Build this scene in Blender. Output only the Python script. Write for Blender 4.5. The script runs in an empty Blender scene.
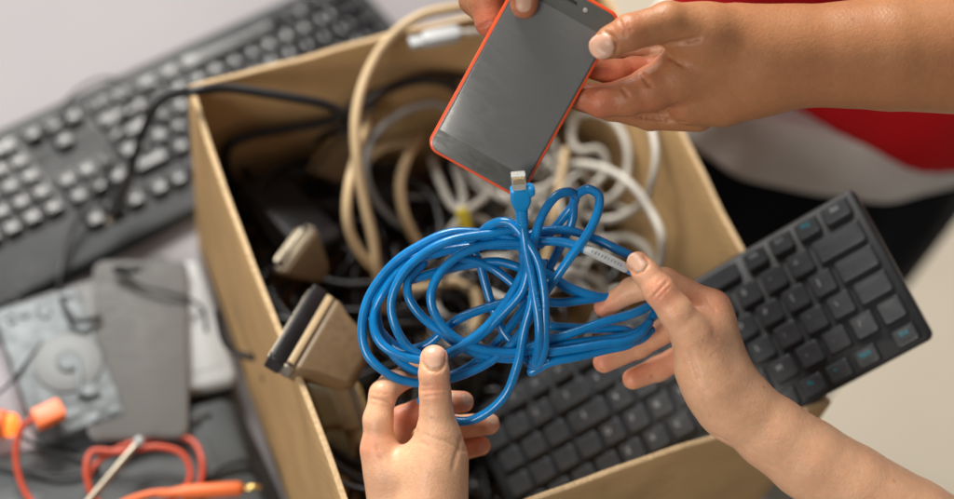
import bpy, math, random
import numpy as np
from mathutils import Vector, Matrix
random.seed(7); RS = np.random.RandomState(5)
sc = bpy.context.scene
COL = sc.collection

# ------------------------------------------------------------------ camera frame (solved from the box rim)
W0, H0, FPX = 954.0, 499.0, 1700.0
CX, CY = 477.0, 249.5
def un(v): v = np.array(v, float); return v/np.linalg.norm(v)
_v1 = np.array([5304.0-CX, -1145.0-CY, FPX]); _v2 = np.array([-782.0-CX, -2543.0-CY, FPX])
Zw = un(np.cross(un(_v1), un(_v2)))
if Zw[2] > 0: Zw = -Zw
Xw = un(_v1 - Zw*np.dot(_v1, Zw)); Yw = np.cross(Zw, Xw)
M_wc = np.array([Xw, Yw, Zw])                     # camera vector -> world vector
RIM = 0.24
def cray(px, py): return M_wc @ np.array([(px-CX)/FPX, (py-CY)/FPX, 1.0])
CAM = np.zeros(3)
_p = cray(530, 290)*1.36
CAM = np.array([-_p[0], -_p[1], RIM-_p[2]])
CR, CD, CF = M_wc @ [1,0,0], M_wc @ [0,1,0], M_wc @ [0,0,1]
def atz(px, py, z):
    r = cray(px, py); return CAM + r*((z-CAM[2])/r[2])
REF = 1.20
def P(px, py, dd=0.0):                              # dd in mm towards the camera from the hand plane
    return CAM + cray(px, py)*(REF-dd/1000.0)
def PR(r, dd=0.0): return r/FPX*(REF-dd/1000.0)

# ------------------------------------------------------------------ object helpers
def tag(o, label=None, cat=None, group=None, kind=None):
    if label: o['label'] = label
    if cat: o['category'] = cat
    if group: o['group'] = group
    if kind: o['kind'] = kind
    return o
def empty(name, loc=(0,0,0), mat=None):
    o = bpy.data.objects.new(name, None); COL.objects.link(o); o.empty_display_size = .02
    if mat is not None: o.matrix_world = mat
    else: o.location = loc
    return o
def mesh_obj(name, verts, faces, mat=None, parent=None, smooth=True, world=True):
    me = bpy.data.meshes.new(name)
    me.from_pydata([tuple(map(float, v)) for v in verts], [], [tuple(int(i) for i in f) for f in faces])
    if smooth: me.shade_smooth()
    me.update()
    o = bpy.data.objects.new(name, me); COL.objects.link(o)
    if mat: me.materials.append(mat)
    if parent is not None:
        o.parent = parent
        if world: o.matrix_parent_inverse = parent.matrix_world.inverted()
    return o
class MB:
    def __init__(s): s.v = []; s.f = []
    def add(s, v, f):
        n = len(s.v); s.v += [tuple(map(float, x)) for x in v]; s.f += [tuple(int(i)+n for i in q) for q in f]; return s
    def build(s, name, mat=None, parent=None, smooth=True, world=True):
        return mesh_obj(name, s.v, s.f, mat, parent, smooth, world)
def spl(pts, n=10, closed=False):
    p = [np.array(q, float) for q in pts]
    if closed: p = [p[-1]]+p+[p[0], p[1]]
    else: p = [2*p[0]-p[1]]+p+[2*p[-1]-p[-2]]
    out = []
    for i in range(1, len(p)-2):
        a, b, c, d = p[i-1:i+3]
        # centripetal catmull-rom
        t0 = 0; t1 = t0+max(np.linalg.norm(b-a), 1e-6)**.5; t2 = t1+max(np.linalg.norm(c-b), 1e-6)**.5; t3 = t2+max(np.linalg.norm(d-c), 1e-6)**.5
        for k in range(n):
            t = t1+(t2-t1)*k/n
            A1 = (t1-t)/(t1-t0)*a+(t-t0)/(t1-t0)*b; A2 = (t2-t)/(t2-t1)*b+(t-t1)/(t2-t1)*c; A3 = (t3-t)/(t3-t2)*c+(t-t2)/(t3-t2)*d
            B1 = (t2-t)/(t2-t0)*A1+(t-t0)/(t2-t0)*A2; B2 = (t3-t)/(t3-t1)*A2+(t-t1)/(t3-t1)*A3
            out.append((t2-t)/(t2-t1)*B1+(t-t1)/(t2-t1)*B2)
    if not closed: out.append(p[-2])
    return out
def tube(mb, path, r, seg=12, caps=True):
    """sweep; r scalar or list"""
    path = [np.array(p, float) for p in path]; n = len(path)
    rr = [r]*n if np.isscalar(r) else list(r)
    T = [un(path[min(i+1, n-1)]-path[max(i-1, 0)]+1e-9) for i in range(n)]
    a = np.array([0, 0, 1.]) if abs(T[0][2]) < .9 else np.array([1., 0, 0])
    N = un(np.cross(T[0], a)); V = []; F = []
    for i in range(n):
        N = un(N-T[i]*np.dot(N, T[i])); B = np.cross(T[i], N)
        for k in range(seg):
            w = 2*math.pi*k/seg; V.append(path[i]+(N*math.cos(w)+B*math.sin(w))*rr[i])
    for i in range(n-1):
        for k in range(seg):
            k2 = (k+1) % seg; F.append((i*seg+k, i*seg+k2, (i+1)*seg+k2, (i+1)*seg+k))
    if caps:
        for e, sg in ((0, -1), (n-1, 1)):
            c = len(V); base = e*seg
            ring = [V[base+k] for k in range(seg)]
            mid = [path[e]+(q-path[e])*.7+T[e]*sg*rr[e]*.5 for q in ring]
            V += mid; V.append(path[e]+T[e]*sg*rr[e]*.72)
            for k in range(seg):
                k2 = (k+1) % seg
                q = (base+k, c+k, c+k2, base+k2) if sg > 0 else (base+k2, c+k2, c+k, base+k)
                F.append(q[::-1]); t = (c+k, c+seg, c+k2) if sg > 0 else (c+k2, c+seg, c+k)
                F.append(t[::-1])
    mb.add(V, F); return mb
def rrect(w, d, r, n=5):
    r = min(r, w/2-1e-5, d/2-1e-5); out = []
    for cx, cy, a0 in ((w/2-r, d/2-r, 0), (-w/2+r, d/2-r, 90), (-w/2+r, -d/2+r, 180), (w/2-r, -d/2+r, 270)):
        for k in range(n+1):
            a = math.radians(a0+90*k/n); out.append((cx+r*math.cos(a), cy+r*math.sin(a)))
    return out
def loops(mb, L, M=None, n=5):
    """L: list of (w, d, r, z[, ox, oy]) rounded rectangles, capped at both ends"""
    V = []; F = []; s = 4*(n+1)
    for q in L:
        w, d, r, z = q[:4]; ox, oy = (q[4], q[5]) if len(q) > 4 else (0, 0)
        V += [(x+ox, y+oy, z) for x, y in rrect(w, d, r, n)]
    for i in range(len(L)-1):
        for k in range(s):
            k2 = (k+1) % s; F.append((i*s+k, i*s+k2, (i+1)*s+k2, (i+1)*s+k))
    F.append(tuple(range(s-1, -1, -1))); F.append(tuple((len(L)-1)*s+k for k in range(s)))
    if M is not None: V = [tuple(M @ Vector(v)) for v in V]
    mb.add(V, F); return mb
def slab(mb, w, d, h, r, M=None, bev=.0006, z0=0, n=5):
    return loops(mb, [(w-2*bev, d-2*bev, r, z0), (w, d, r, z0+bev), (w, d, r, z0+h-bev), (w-.6*bev, d-.6*bev, r, z0+h-.3*bev), (w-2*bev, d-2*bev, r, z0+h)], M, n)
def box(mb, M, sx, sy, sz, bev=.0005):                   # centred box in frame M
    return loops(mb, [(sx-2*bev, sy-2*bev, bev, -sz/2), (sx, sy, bev, -sz/2+bev), (sx, sy, bev, sz/2-bev), (sx-2*bev, sy-2*bev, bev, sz/2)], M, 2)
def frame(o, x, z=None, y=None):
    """4x4 with x axis ~x, z axis ~z (orthogonalised to x)"""
    x = un(x); z = un(np.array(z, float)-x*np.dot(z, x)); y = np.cross(z, x)
    return Matrix(((x[0], y[0], z[0], o[0]), (x[1], y[1], z[1], o[1]), (x[2], y[2], z[2], o[2]), (0, 0, 0, 1)))
def lathe(mb, M, prof, seg=20):
    V = []; F = []
    for r, z in prof:
        for k in range(seg):
            a = 2*math.pi*k/seg; V.append(tuple(M @ Vector((r*math.cos(a), r*math.sin(a), z))))
    for i in range(len(prof)-1):
        for k in range(seg):
            k2 = (k+1) % seg; F.append((i*seg+k, i*seg+k2, (i+1)*seg+k2, (i+1)*seg+k))
    F.append(tuple(range(seg-1, -1, -1))); F.append(tuple((len(prof)-1)*seg+k for k in range(seg)))
    mb.add(V, F); return mb

# ------------------------------------------------------------------ materials
def mat(name, col, rough=.5, var=.12, scale=60, bump=.0, bscale=400, metal=0, spec=.5, sss=0, coat=0, dirt=None, dirt_s=12, trans=0, emis=None, ior=1.45):
    m = bpy.data.materials.new(name); m.use_nodes = True; nt = m.node_tree; N = nt.nodes; b = N['Principled BSDF']
    tc = N.new('ShaderNodeTexCoord')
    nz = N.new('ShaderNodeTexNoise'); nz.inputs['Scale'].default_value = scale; nz.inputs['Detail'].default_value = 6
    nt.links.new(tc.outputs['Object'], nz.inputs['Vector'])
    cr = N.new('ShaderNodeValToRGB'); e = cr.color_ramp.elements
    e[0].position = .3; e[1].position = .7
    e[0].color = tuple(c*(1-var) for c in col)+(1,); e[1].color = tuple(min(1, c*(1+var)) for c in col)+(1,)
    nt.links.new(nz.outputs['Fac'], cr.inputs['Fac']); out = cr.outputs['Color']
    if dirt:
        n2 = N.new('ShaderNodeTexNoise'); n2.inputs['Scale'].default_value = dirt_s; n2.inputs['Detail'].default_value = 8; n2.inputs['Roughness'].default_value = .65
        nt.links.new(tc.outputs['Object'], n2.inputs['Vector'])
        r2 = N.new('ShaderNodeValToRGB'); r2.color_ramp.elements[0].position = .52; r2.color_ramp.elements[1].position = .72
        nt.links.new(n2.outputs['Fac'], r2.inputs['Fac'])
        mx = N.new('ShaderNodeMix'); mx.data_type = 'RGBA'; mx.inputs[7].default_value = tuple(dirt)+(1,)
        nt.links.new(r2.outputs['Color'], mx.inputs[0]); nt.links.new(out, mx.inputs[6]); out = mx.outputs[2]
    nt.links.new(out, b.inputs['Base Color'])
    mr = N.new('ShaderNodeMapRange'); mr.inputs[3].default_value = max(.02, rough*.82); mr.inputs[4].default_value = min(1, rough*1.2)
    nt.links.new(nz.outputs['Fac'], mr.inputs[0]); nt.links.new(mr.outputs[0], b.inputs['Roughness'])
    b.inputs['Metallic'].default_value = metal; b.inputs['Specular IOR Level'].default_value = spec; b.inputs['IOR'].default_value = ior
    b.inputs['Coat Weight'].default_value = coat; b.inputs['Coat Roughness'].default_value = .08
    b.inputs['Transmission Weight'].default_value = trans
    if sss:
        b.inputs['Subsurface Weight'].default_value = sss; b.inputs['Subsurface Radius'].default_value = (1, .35, .2); b.inputs['Subsurface Scale'].default_value = .004
    if emis: b.inputs['Emission Color'].default_value = tuple(emis[:3])+(1,); b.inputs['Emission Strength'].default_value = emis[3]
    if bump:
        n3 = N.new('ShaderNodeTexNoise'); n3.inputs['Scale'].default_value = bscale; n3.inputs['Detail'].default_value = 4
        nt.links.new(tc.outputs['Object'], n3.inputs['Vector'])
        bp = N.new('ShaderNodeBump'); bp.inputs['Strength'].default_value = 1; bp.inputs['Distance'].default_value = bump
        nt.links.new(n3.outputs['Fac'], bp.inputs['Height']); nt.links.new(bp.outputs['Normal'], b.inputs['Normal'])
    return m
def cardboard(name):
    m = mat(name, (.50, .325, .155), .85, .10, 14, .0004, 260, spec=.2, dirt=(.40, .25, .115), dirt_s=9)
    nt = m.node_tree; N = nt.nodes; b = N['Principled BSDF']
    # faint corrugation ridges showing through the liner
    tc = N.new('ShaderNodeTexCoord'); wv = N.new('ShaderNodeTexWave'); wv.wave_type = 'BANDS'; wv.bands_direction = 'DIAGONAL'
    wv.inputs['Scale'].default_value = 55; wv.inputs['Distortion'].default_value = .6
    nt.links.new(tc.outputs['Object'], wv.inputs['Vector'])
    old = b.inputs['Normal'].links[0].from_node; b2 = N.new('ShaderNodeBump'); b2.inputs['Distance'].default_value = .00012
    nt.links.new(wv.outputs['Fac'], b2.inputs['Height']); nt.links.new(old.outputs['Normal'], b2.inputs['Normal']); nt.links.new(b2.outputs['Normal'], b.inputs['Normal'])
    return m
def skin(name, base, pink, rough=.42):
    m = bpy.data.materials.new(name); m.use_nodes = True; nt = m.node_tree; N = nt.nodes; b = N['Principled BSDF']; Lk = nt.links.new
    tc = N.new('ShaderNodeTexCoord')
    nz = N.new('ShaderNodeTexNoise'); nz.inputs['Scale'].default_value = 46; nz.inputs['Detail'].default_value = 7; nz.inputs['Roughness'].default_value = .62
    Lk(tc.outputs['Object'], nz.inputs['Vector'])
    at = N.new('ShaderNodeAttribute'); at.attribute_name = 'pink'
    ad = N.new('ShaderNodeMath'); ad.operation = 'MULTIPLY_ADD'; ad.inputs[1].default_value = .5; Lk(nz.outputs['Fac'], ad.inputs[0])
    sb = N.new('ShaderNodeMath'); sb.operation = 'SUBTRACT'; sb.inputs[1].default_value = .2; Lk(at.outputs['Fac'], sb.inputs[0]); Lk(sb.outputs[0], ad.inputs[2])
    mx = N.new('ShaderNodeMix'); mx.data_type = 'RGBA'; mx.inputs[6].default_value = base+(1,); mx.inputs[7].default_value = pink+(1,)
    ad.use_clamp = True
    Lk(ad.outputs[0], mx.inputs[0])
    # fine freckles / pores
    n2 = N.new('ShaderNodeTexNoise'); n2.inputs['Scale'].default_value = 170; n2.inputs['Detail'].default_value = 3; Lk(tc.outputs['Object'], n2.inputs['Vector'])
    hs = N.new('ShaderNodeHueSaturation'); mr = N.new('ShaderNodeMapRange'); mr.inputs[3].default_value = .86; mr.inputs[4].default_value = 1.12
    Lk(n2.outputs['Fac'], mr.inputs[0]); Lk(mr.outputs[0], hs.inputs['Value']); Lk(mx.outputs[2], hs.inputs['Color']); 
    fv = N.new('ShaderNodeTexVoronoi'); fv.inputs['Scale'].default_value = 75; Lk(tc.outputs['Object'], fv.inputs['Vector'])
    fr = N.new('ShaderNodeMapRange'); fr.inputs[1].default_value = .05; fr.inputs[2].default_value = .16; fr.inputs[3].default_value = .55; fr.inputs[4].default_value = 0; Lk(fv.outputs['Distance'], fr.inputs[0])
    fs = N.new('ShaderNodeSeparateColor'); Lk(fv.outputs['Color'], fs.inputs[0]); fg = N.new('ShaderNodeMath'); fg.operation = 'GREATER_THAN'; fg.inputs[1].default_value = .86; Lk(fs.outputs[0], fg.inputs[0])
    fm = N.new('ShaderNodeMath'); fm.operation = 'MULTIPLY'; Lk(fr.outputs[0], fm.inputs[0]); Lk(fg.outputs[0], fm.inputs[1])
    fx = N.new('ShaderNodeMix'); fx.data_type = 'RGBA'; fx.inputs[7].default_value = tuple(c*q for c, q in zip(base, (.55, .42, .35)))+(1,); Lk(fm.outputs[0], fx.inputs[0]); Lk(hs.outputs['Color'], fx.inputs[6]); Lk(fx.outputs[2], b.inputs['Base Color'])
    b.inputs['Roughness'].default_value = rough; b.inputs['Specular IOR Level'].default_value = .42
    b.inputs['Subsurface Weight'].default_value = .45; b.inputs['Subsurface Radius'].default_value = (1, .38, .2); b.inputs['Subsurface Scale'].default_value = .0022
    vo = N.new('ShaderNodeTexVoronoi'); vo.inputs['Scale'].default_value = 900; Lk(tc.outputs['Object'], vo.inputs['Vector'])
    wr = N.new('ShaderNodeTexNoise'); wr.inputs['Scale'].default_value = 420; wr.inputs['Detail'].default_value = 5; Lk(tc.outputs['Object'], wr.inputs['Vector'])
    b1 = N.new('ShaderNodeBump'); b1.inputs['Distance'].default_value = .00012; Lk(vo.outputs['Distance'], b1.inputs['Height'])
    b2 = N.new('ShaderNodeBump'); b2.inputs['Distance'].default_value = .0003; Lk(wr.outputs['Fac'], b2.inputs['Height']); Lk(b1.outputs['Normal'], b2.inputs['Normal'])
    Lk(b2.outputs['Normal'], b.inputs['Normal'])
    return m

M = {}
M['card'] = cardboard('kraft_cardboard')
M['card_edge'] = mat('cardboard_edge', (.56, .41, .24), .8, .2, 300, .0004, 600, spec=.2)
M['table'] = mat('table_top', (.225, .212, .225), .55, .04, 4, .0001, 200)
M['floor'] = mat('beige_floor', (.60, .53, .425), .6, .05, 3)
M['blue'] = mat('blue_pvc', (.0, .185, .49), .27, .2, 40, .0001, 500, coat=.3, dirt=(.001, .14, .38), dirt_s=45)
M['bluep'] = mat('blue_boot_plastic', (.002, .24, .58), .35, .06, 60, .0001, 400)
M['clear'] = mat('clear_polycarbonate', (.75, .74, .68), .12, .05, 60, trans=.55, spec=.6)
M['gold'] = mat('gold_contact', (.8, .55, .2), .25, .1, 60, metal=1)
M['ash'] = mat('grey_printed_sleeve', (.50, .52, .52), .5, .1, 300)
M['ink'] = mat('grey_ink', (.27, .29, .30), .6, .1, 100)
M['black'] = mat('black_cable_pvc', (.012, .012, .013), .38, .3, 50, .0001, 300)
M['blackp'] = mat('black_plastic', (.016, .016, .018), .4, .2, 60, .00015, 500, dirt=(.03, .028, .026), dirt_s=60)
M['kbody'] = mat('keyboard_shell', (.022, .024, .027), .42, .12, 40, .00012, 900)
M['kcap'] = mat('keycap', (.042, .047, .053), .32, .12, 60, .0001, 900)
M['kbody2'] = mat('old_keyboard_shell', (.022, .025, .027), .5, .12, 30, .00012, 900, spec=.3, dirt=(.055, .057, .058), dirt_s=30)
M['kcap2'] = mat('old_keycap', (.014, .015, .017), .18, .25, 60, .00006, 900, spec=.36)
M['teal'] = mat('teal_legend', (.0, .40, .52), .5, .05, 60)
M['legend'] = mat('grey_legend', (.46, .48, .50), .5, .05, 60)
M['beige'] = mat('beige_cable_pvc', (.50, .37, .21), .45, .12, 30, .0001, 300, dirt=(.36, .26, .15), dirt_s=40)
M['beigep'] = mat('beige_connector_plastic', (.17, .112, .056), .5, .14, 50, .0002, 400, dirt=(.11, .075, .042), dirt_s=60)
M['white'] = mat('white_cable_pvc', (.50, .48, .43), .4, .08, 30, .0001, 300, dirt=(.45, .43, .38), dirt_s=40)
M['greyc'] = mat('grey_cable_pvc', (.30, .30, .29), .4, .08, 30, .0001, 300)
M['yellow'] = mat('yellow_plastic', (.62, .50, .04), .4, .1, 40)
M['steel'] = mat('nickel_shell', (.40, .36, .29), .32, .15, 90, .0001, 300, metal=.9, dirt=(.3, .27, .22), dirt_s=60)
M['greenp'] = mat('pale_green_ribbon', (.34, .37, .29), .5, .1, 60)
M['orange'] = mat('orange_aluminium_rim', (.80, .085, .018), .3, .06, 60, coat=.3)
M['screen'] = mat('screen_glass', (.15, .153, .153), .28, .03, 8, spec=.6, coat=.5)  # grey reflection of the surroundings is painted into the glass base colour
M['bezel'] = mat('phone_bezel', (.09, .092, .084), .3, .06, 20, spec=.5)
M['slot'] = mat('speaker_mesh', (.02, .02, .02), .6, .2, 300)
M['sensor'] = mat('sensor_glass', (.45, .42, .38), .3, .1, 60)
M['taupe'] = mat('old_phone_glass', (.12, .118, .115), .45, .05, 6, spec=.15)
M['taupe2'] = mat('old_phone_frame', (.20, .195, .19), .3, .1, 20)
M['whitep'] = mat('white_gloss_plastic', (.42, .44, .45), .4, .05, 20)
M['silver'] = mat('drive_casting', (.13, .145, .152), .55, .6, 60, .0004, 160, metal=.4)
M['disc'] = mat('drive_platter', (.20, .21, .215), .55, .05, 20, metal=.1, spec=.3)
M['red_cable'] = mat('coral_cable_pvc', (.50, .07, .035), .42, .1, 40)
M['orange_p'] = mat('orange_plastic', (.85, .18, .05), .4, .1, 40)
M['lamp'] = mat('neon_lamp', (.95, .16, .03), .3, .1, 60, emis=(1, .22, .03, 1.6))
M['graph'] = mat('laptop_shell', (.075, .082, .086), .5, .15, 12, .0001, 500, spec=.25, dirt=(.05, .054, .058), dirt_s=16)
M['paper'] = mat('pale_paper', (.36, .34, .37), .8, .04, 12)
M['skinA'] = skin('light_skin', (.80, .47, .285), (.74, .27, .16), .42)
M['skinB'] = skin('tan_skin', (.40, .182, .080), (.50, .155, .08), .44)
M['nailA'] = mat('fingernail_light', (.72, .44, .31), .3, .05, 100, sss=.3)
M['nailB'] = mat('fingernail_tan', (.58, .34, .24), .36, .05, 100, sss=.3)
M['tip'] = mat('nail_edge', (.82, .74, .64), .35, .05, 100)
def fabric(name, col, var=.1):
    m = mat(name, col, .85, var, 8, .0009, 700, spec=.2); m.node_tree.nodes['Principled BSDF'].inputs['Sheen Weight'].default_value = .0; return m
M['red'] = fabric('red_cotton', (.62, .010, .016)); M['wht'] = fabric('white_cotton', (.86, .85, .83)); M['navy'] = fabric('navy_denim', (.006, .008, .014), .3)

def smudge(m, lo, hi, sc_):
    nt = m.node_tree; N = nt.nodes; tc = N.new('ShaderNodeTexCoord'); mp = N.new('ShaderNodeMapping'); mp.inputs['Scale'].default_value = (1, 2.6, 1); mp.inputs['Rotation'].default_value = (0, 0, .7)
    n = N.new('ShaderNodeTexNoise'); n.inputs['Scale'].default_value = sc_; n.inputs['Detail'].default_value = 7; n.inputs['Distortion'].default_value = 1.2
    r_ = N.new('ShaderNodeMapRange'); r_.inputs[1].default_value = .35; r_.inputs[2].default_value = .7; r_.inputs[3].default_value = lo; r_.inputs[4].default_value = hi
    nt.links.new(tc.outputs['Object'], mp.inputs[0]); nt.links.new(mp.outputs[0], n.inputs['Vector']); nt.links.new(n.outputs['Fac'], r_.inputs[0]); nt.links.new(r_.outputs[0], N['Principled BSDF'].inputs['Roughness'])
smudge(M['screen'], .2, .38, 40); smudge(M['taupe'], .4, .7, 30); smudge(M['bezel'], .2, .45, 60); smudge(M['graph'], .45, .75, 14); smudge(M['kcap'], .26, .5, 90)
# ------------------------------------------------------------------ setting
def sheet(name, x0, x1, y0, y1, z0, z1, m, kind='structure'):
    mb = MB(); cx, cy = (x0+x1)/2, (y0+y1)/2
    loops(mb, [(x1-x0, y1-y0, .01, z0), (x1-x0, y1-y0, .01, z1-.003), (x1-x0-.006, y1-y0-.006, .01, z1)], Matrix.Translation((cx, cy, 0)))
    o = mb.build(name, m, smooth=False); tag(o, kind=kind); return o
bx = [atz(187, 85, RIM), atz(603, -15, RIM), atz(832, 403, RIM), atz(364, 565, RIM)]   # TL TR BR BL
XR = max(bx[1][0], bx[2][0])
sheet('tabletop', -2.2, XR+.012, -1.2, 2.4, -.03, 0, M['table'])
sheet('floor', -4, 4, -4, 5, -.78, -.74, M['floor'])

# ------------------------------------------------------------------ cardboard box
T = .005
box_root = empty('cardboard_box', (0, 0, 0)); tag(box_root, 'open brown cardboard box full of old cables on the table', 'cardboard box')
names = [(0, 1), (1, 2), (2, 3), (3, 0)]
cen = sum(bx)/4
bot = [np.array([c[0], c[1], .0]) + np.array([*( (cen-c)[:2]*.03 ), 0]) for c in bx]
def wall(i, j, ext):
    a, b, a0, b0 = bx[i].copy(), bx[j].copy(), bot[i], bot[j]
    d = un(b-a); n = un(np.cross([0, 0, 1], d));                      # inward normal?
    if np.dot(n, cen-a) < 0: n = -n
    e = T if ext else -T*1.05
    if ext: pass
    V = []; F = []; nu, nv = 24, 10
    for side in (0, 1):
        for u in range(nu+1):
            for v in range(nv+1):
                s, t = u/nu, v/nv
                A = a0*(1-t)+a*t; B = b0*(1-t)+b*t; dl = np.linalg.norm(B-A)
                s2 = s if ext else (.0 + (T*1.02)/dl + s*(1-2*T*1.02/dl))
                p = A*(1-s2)+B*s2 + n*T*side
                bow = .0045*math.sin(math.pi*s)*t*t*math.sin(3.1*s+i*1.7)      # slightly sprung walls
                p = p - n*bow
                if t == 1: p = p+np.array([0, 0, .0009*math.sin(17*s+i)+.0006*math.sin(41*s)])
                V.append(p)
    st = (nu+1)*(nv+1)
    idx = lambda sd, u, v: sd*st+u*(nv+1)+v
    for u in range(nu):
        for v in range(nv):
            F.append((idx(0,u,v), idx(0,u+1,v), idx(0,u+1,v+1), idx(0,u,v+1))); F.append((idx(1,u,v), idx(1,u,v+1), idx(1,u+1,v+1), idx(1,u+1,v)))
    for u in range(nu):
        F.append((idx(0,u,0), idx(1,u,0), idx(1,u+1,0), idx(0,u+1,0))); F.append((idx(0,u,nv), idx(0,u+1,nv), idx(1,u+1,nv), idx(1,u,nv)))
    for v in range(nv):
        F.append((idx(0,0,v), idx(0,0,v+1), idx(1,0,v+1), idx(1,0,v))); F.append((idx(0,nu,v), idx(1,nu,v), idx(1,nu,v+1), idx(0,nu,v+1)))
    o = mesh_obj('wall', V, F, M['card'], box_root)
    o.data.materials.append(M['card_edge'])
    for p in o.data.polygons:
        if all(abs(o.data.vertices[k].co.z-RIM) < .003 for k in p.vertices): p.material_index = 1; p.use_smooth = False
    md = o.modifiers.new('b', 'BEVEL'); md.width = .0012; md.segments = 2; md.limit_method = 'ANGLE'
    return o
wall(0, 1, True); wall(1, 2, False); wall(2, 3, True); wall(3, 0, False)
mb = MB(); V = [b+(cen*[1,1,0]+[0,0,0]-b)*.03 for b in bot]
mb.add([(*v[:2], .001) for v in V]+[(*v[:2], .005) for v in V], [(0,1,2,3)[::-1], (4,5,6,7), (0,1,5,4), (1,2,6,5), (2,3,7,6), (3,0,4,7)])
mb.build('bottom', M['card'], box_root, smooth=False)

# ------------------------------------------------------------------ keyboards
def key_mesh(w, d, h=.004, top=.84, name='key', sh=.0022, dish=.00025):
    mb = MB(); ww, dd = w-.003, d-.003; tw, td = ww-sh, dd-sh
    loops(mb, [(ww, dd, .0018, 0), (ww, dd, .0018, h*.25), (tw+.0006, td+.0006, .0022, h*.88), (tw-.0002, td-.0002, .0022, h*.97), (tw-.0014, td-.0014, .0018, h), (tw*.72, td*.72, .0015, h-dish*.55), (tw*.4, td*.4, .0012, h-dish*.9), (tw*.1, td*.1, .0004, h-dish)], n=4)
    me = bpy.data.meshes.new(name); me.from_pydata(mb.v, [], mb.f); me.shade_smooth(); return me
def text_mesh(s, size):
    cu = bpy.data.curves.new('legend', 'FONT'); cu.body = s; cu.size = size; cu.align_x = 'CENTER'; cu.align_y = 'CENTER'; cu.extrude = .00004
    o = bpy.data.objects.new('legend', cu); COL.objects.link(o); bpy.context.view_layer.update()
    me = bpy.data.meshes.new_from_object(o.evaluated_get(bpy.context.evaluated_depsgraph_get()))
    bpy.data.objects.remove(o); return me
_tm = {}
def put_key(root, x, y, z, w, d, cap, cache, h=.004, legend=None, lm=None, sh=.0022, off=(0, 0), size=.0045):
    k = (round(w, 5), round(d, 5))
    if k not in cache:
        cache[k] = key_mesh(w, d, h, sh=sh, dish=.0006 if sh > .004 else .00025); cache[k].materials.append(cap)
    o = bpy.data.objects.new('key', cache[k]); COL.objects.link(o); o.parent = root; o.location = (x, y, z); o.rotation_euler = (random.uniform(-.02, .02), random.uniform(-.02, .02), random.uniform(-.006, .006))
    if legend:
        kk = (legend, lm.name, size)
        if kk not in _tm:
            _tm[kk] = text_mesh(legend, size); _tm[kk].materials.append(lm)
        g = bpy.data.objects.new('legend', _tm[kk]); COL.objects.link(g); g.parent = o; g.location = (off[0], off[1], h+.00002)
    return o

# compact keyboard lying across the box
A_, B_ = atz(851, 187, .345), atz(933, 337, .320)
m_ = np.cross(cray(933, 337), cray(806, 405)); dl = un(np.cross(m_, B_-A_))
if np.dot(dl, CR) > 0: dl = -dl
KW = np.linalg.norm(B_-A_); print('kb end width', KW, 'left dir', dl)
xa = -dl; ya = un(A_-B_); za = np.cross(xa, ya)
if za[2] < 0: raise SystemExit('kb frame flipped')
U = .0241*KW/.132
KL = U*15.4+.012
cK = (A_+B_)/2 + dl*KL/2
KM = frame(cK-za*.012, xa, za)
kb = empty('keyboard', mat=KM); tag(kb, 'compact black keyboard with teal function legends tilted across the box', 'keyboard', 'computer keyboards')
mb = MB(); bev = .0012
loops(mb, [(KL-.006, KW-.006, .004, -.002), (KL-.001, KW-.001, .006, .001), (KL, KW, .006, .008), (KL-.001, KW-.001, .006, .0105), (KL-.004, KW-.004, .005, .012)], n=6)
mb.build('body', M['kbody'], kb, world=False)
rows = [ # widths from right end to left, u units ; ('gap', w)
 [1,1,1,1,'g.3',1,1,1,1,'g.3',1,1,1,1,'g.4',1,'g.5',1],
 [1,1,2.0,1,1,1,1,1,1,1,1,1,1,1,2.0],
 [1,1.6,1,1,1,1,1,1,1,1,1,1,1,1,2.0],
 [1,1.8,1,1,1,1,1,1,1,1,1,1,1,1.4,1],
 [1,1.2,1,1,1,1,1,1,1,1,1,1,1,1.3,1],
 [1,'g.3',1,1,1,1.2,4.6,1.2,1,1,1,1]]
rows[0] = [1.15,1,1,1,'g.1',1.9,1,1,1,1,1,1,1,1,1]
rows[1] = [1.9,1,1,1,1,1,1,1,1,1,1.6,1,1,1]
rows[2] = [1.55,1,1,1,1,1,1,1,1,1,1.7,1,1,1]
rows[3] = [1.35,1,1,1,1,1,1,1,1,1,1,1,1,1,1]
rows[4] = [1]*15
rows[5] = [1,'g.4',1,1,1,1,3.2,1,1,1,1,1,1,1]
legs = [['Del','F12','F11','F10','','F9','F8','F7','F6','F5','F4','F3','F2'],
 ['','=','-','0','9','8','7','6','5','4','3','2'],
 ['',']','[','P','O','I','U','Y','T','R','E','',''],
 ['','\\',"'",';','L','K','J','H','G','F','D','',''],
 ['','/','.',',','M','N','B','V','C','X','Z','',''],
 ['End','PgUp','','Fn','','','','Fn','','','']]
cache = {}
px0 = KL/2-.005
rp = (KW-.022)/5
for r, row in enumerate(rows):
    x = px0; j = 0
    y = KW/2-.0115-rp*r
    for w in row:
        if isinstance(w, str): x -= float(w[1:])*U; continue
        if x-w*U < -KL/2+.004: break
        lg = legs[r][j] if j < len(legs[r]) else ''
        teal = (r == 5) or lg == 'F12'
        put_key(kb, x-w*U/2, y, .0118, w*U-.0012, rp-(.004 if r in (0, 5) else .0005), M['kcap'], cache, .0046,
                (lg or ('•' if r == 5 else None)) if (lg or r == 5) else None, M['teal'] if teal else M['legend'], off=(-.0025 if len(lg) < 2 else 0, .002), size=.0046 if len(lg) > 1 else .0062)
        x -= w*U; j += 1
# status logo light on the top row is left plain

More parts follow.
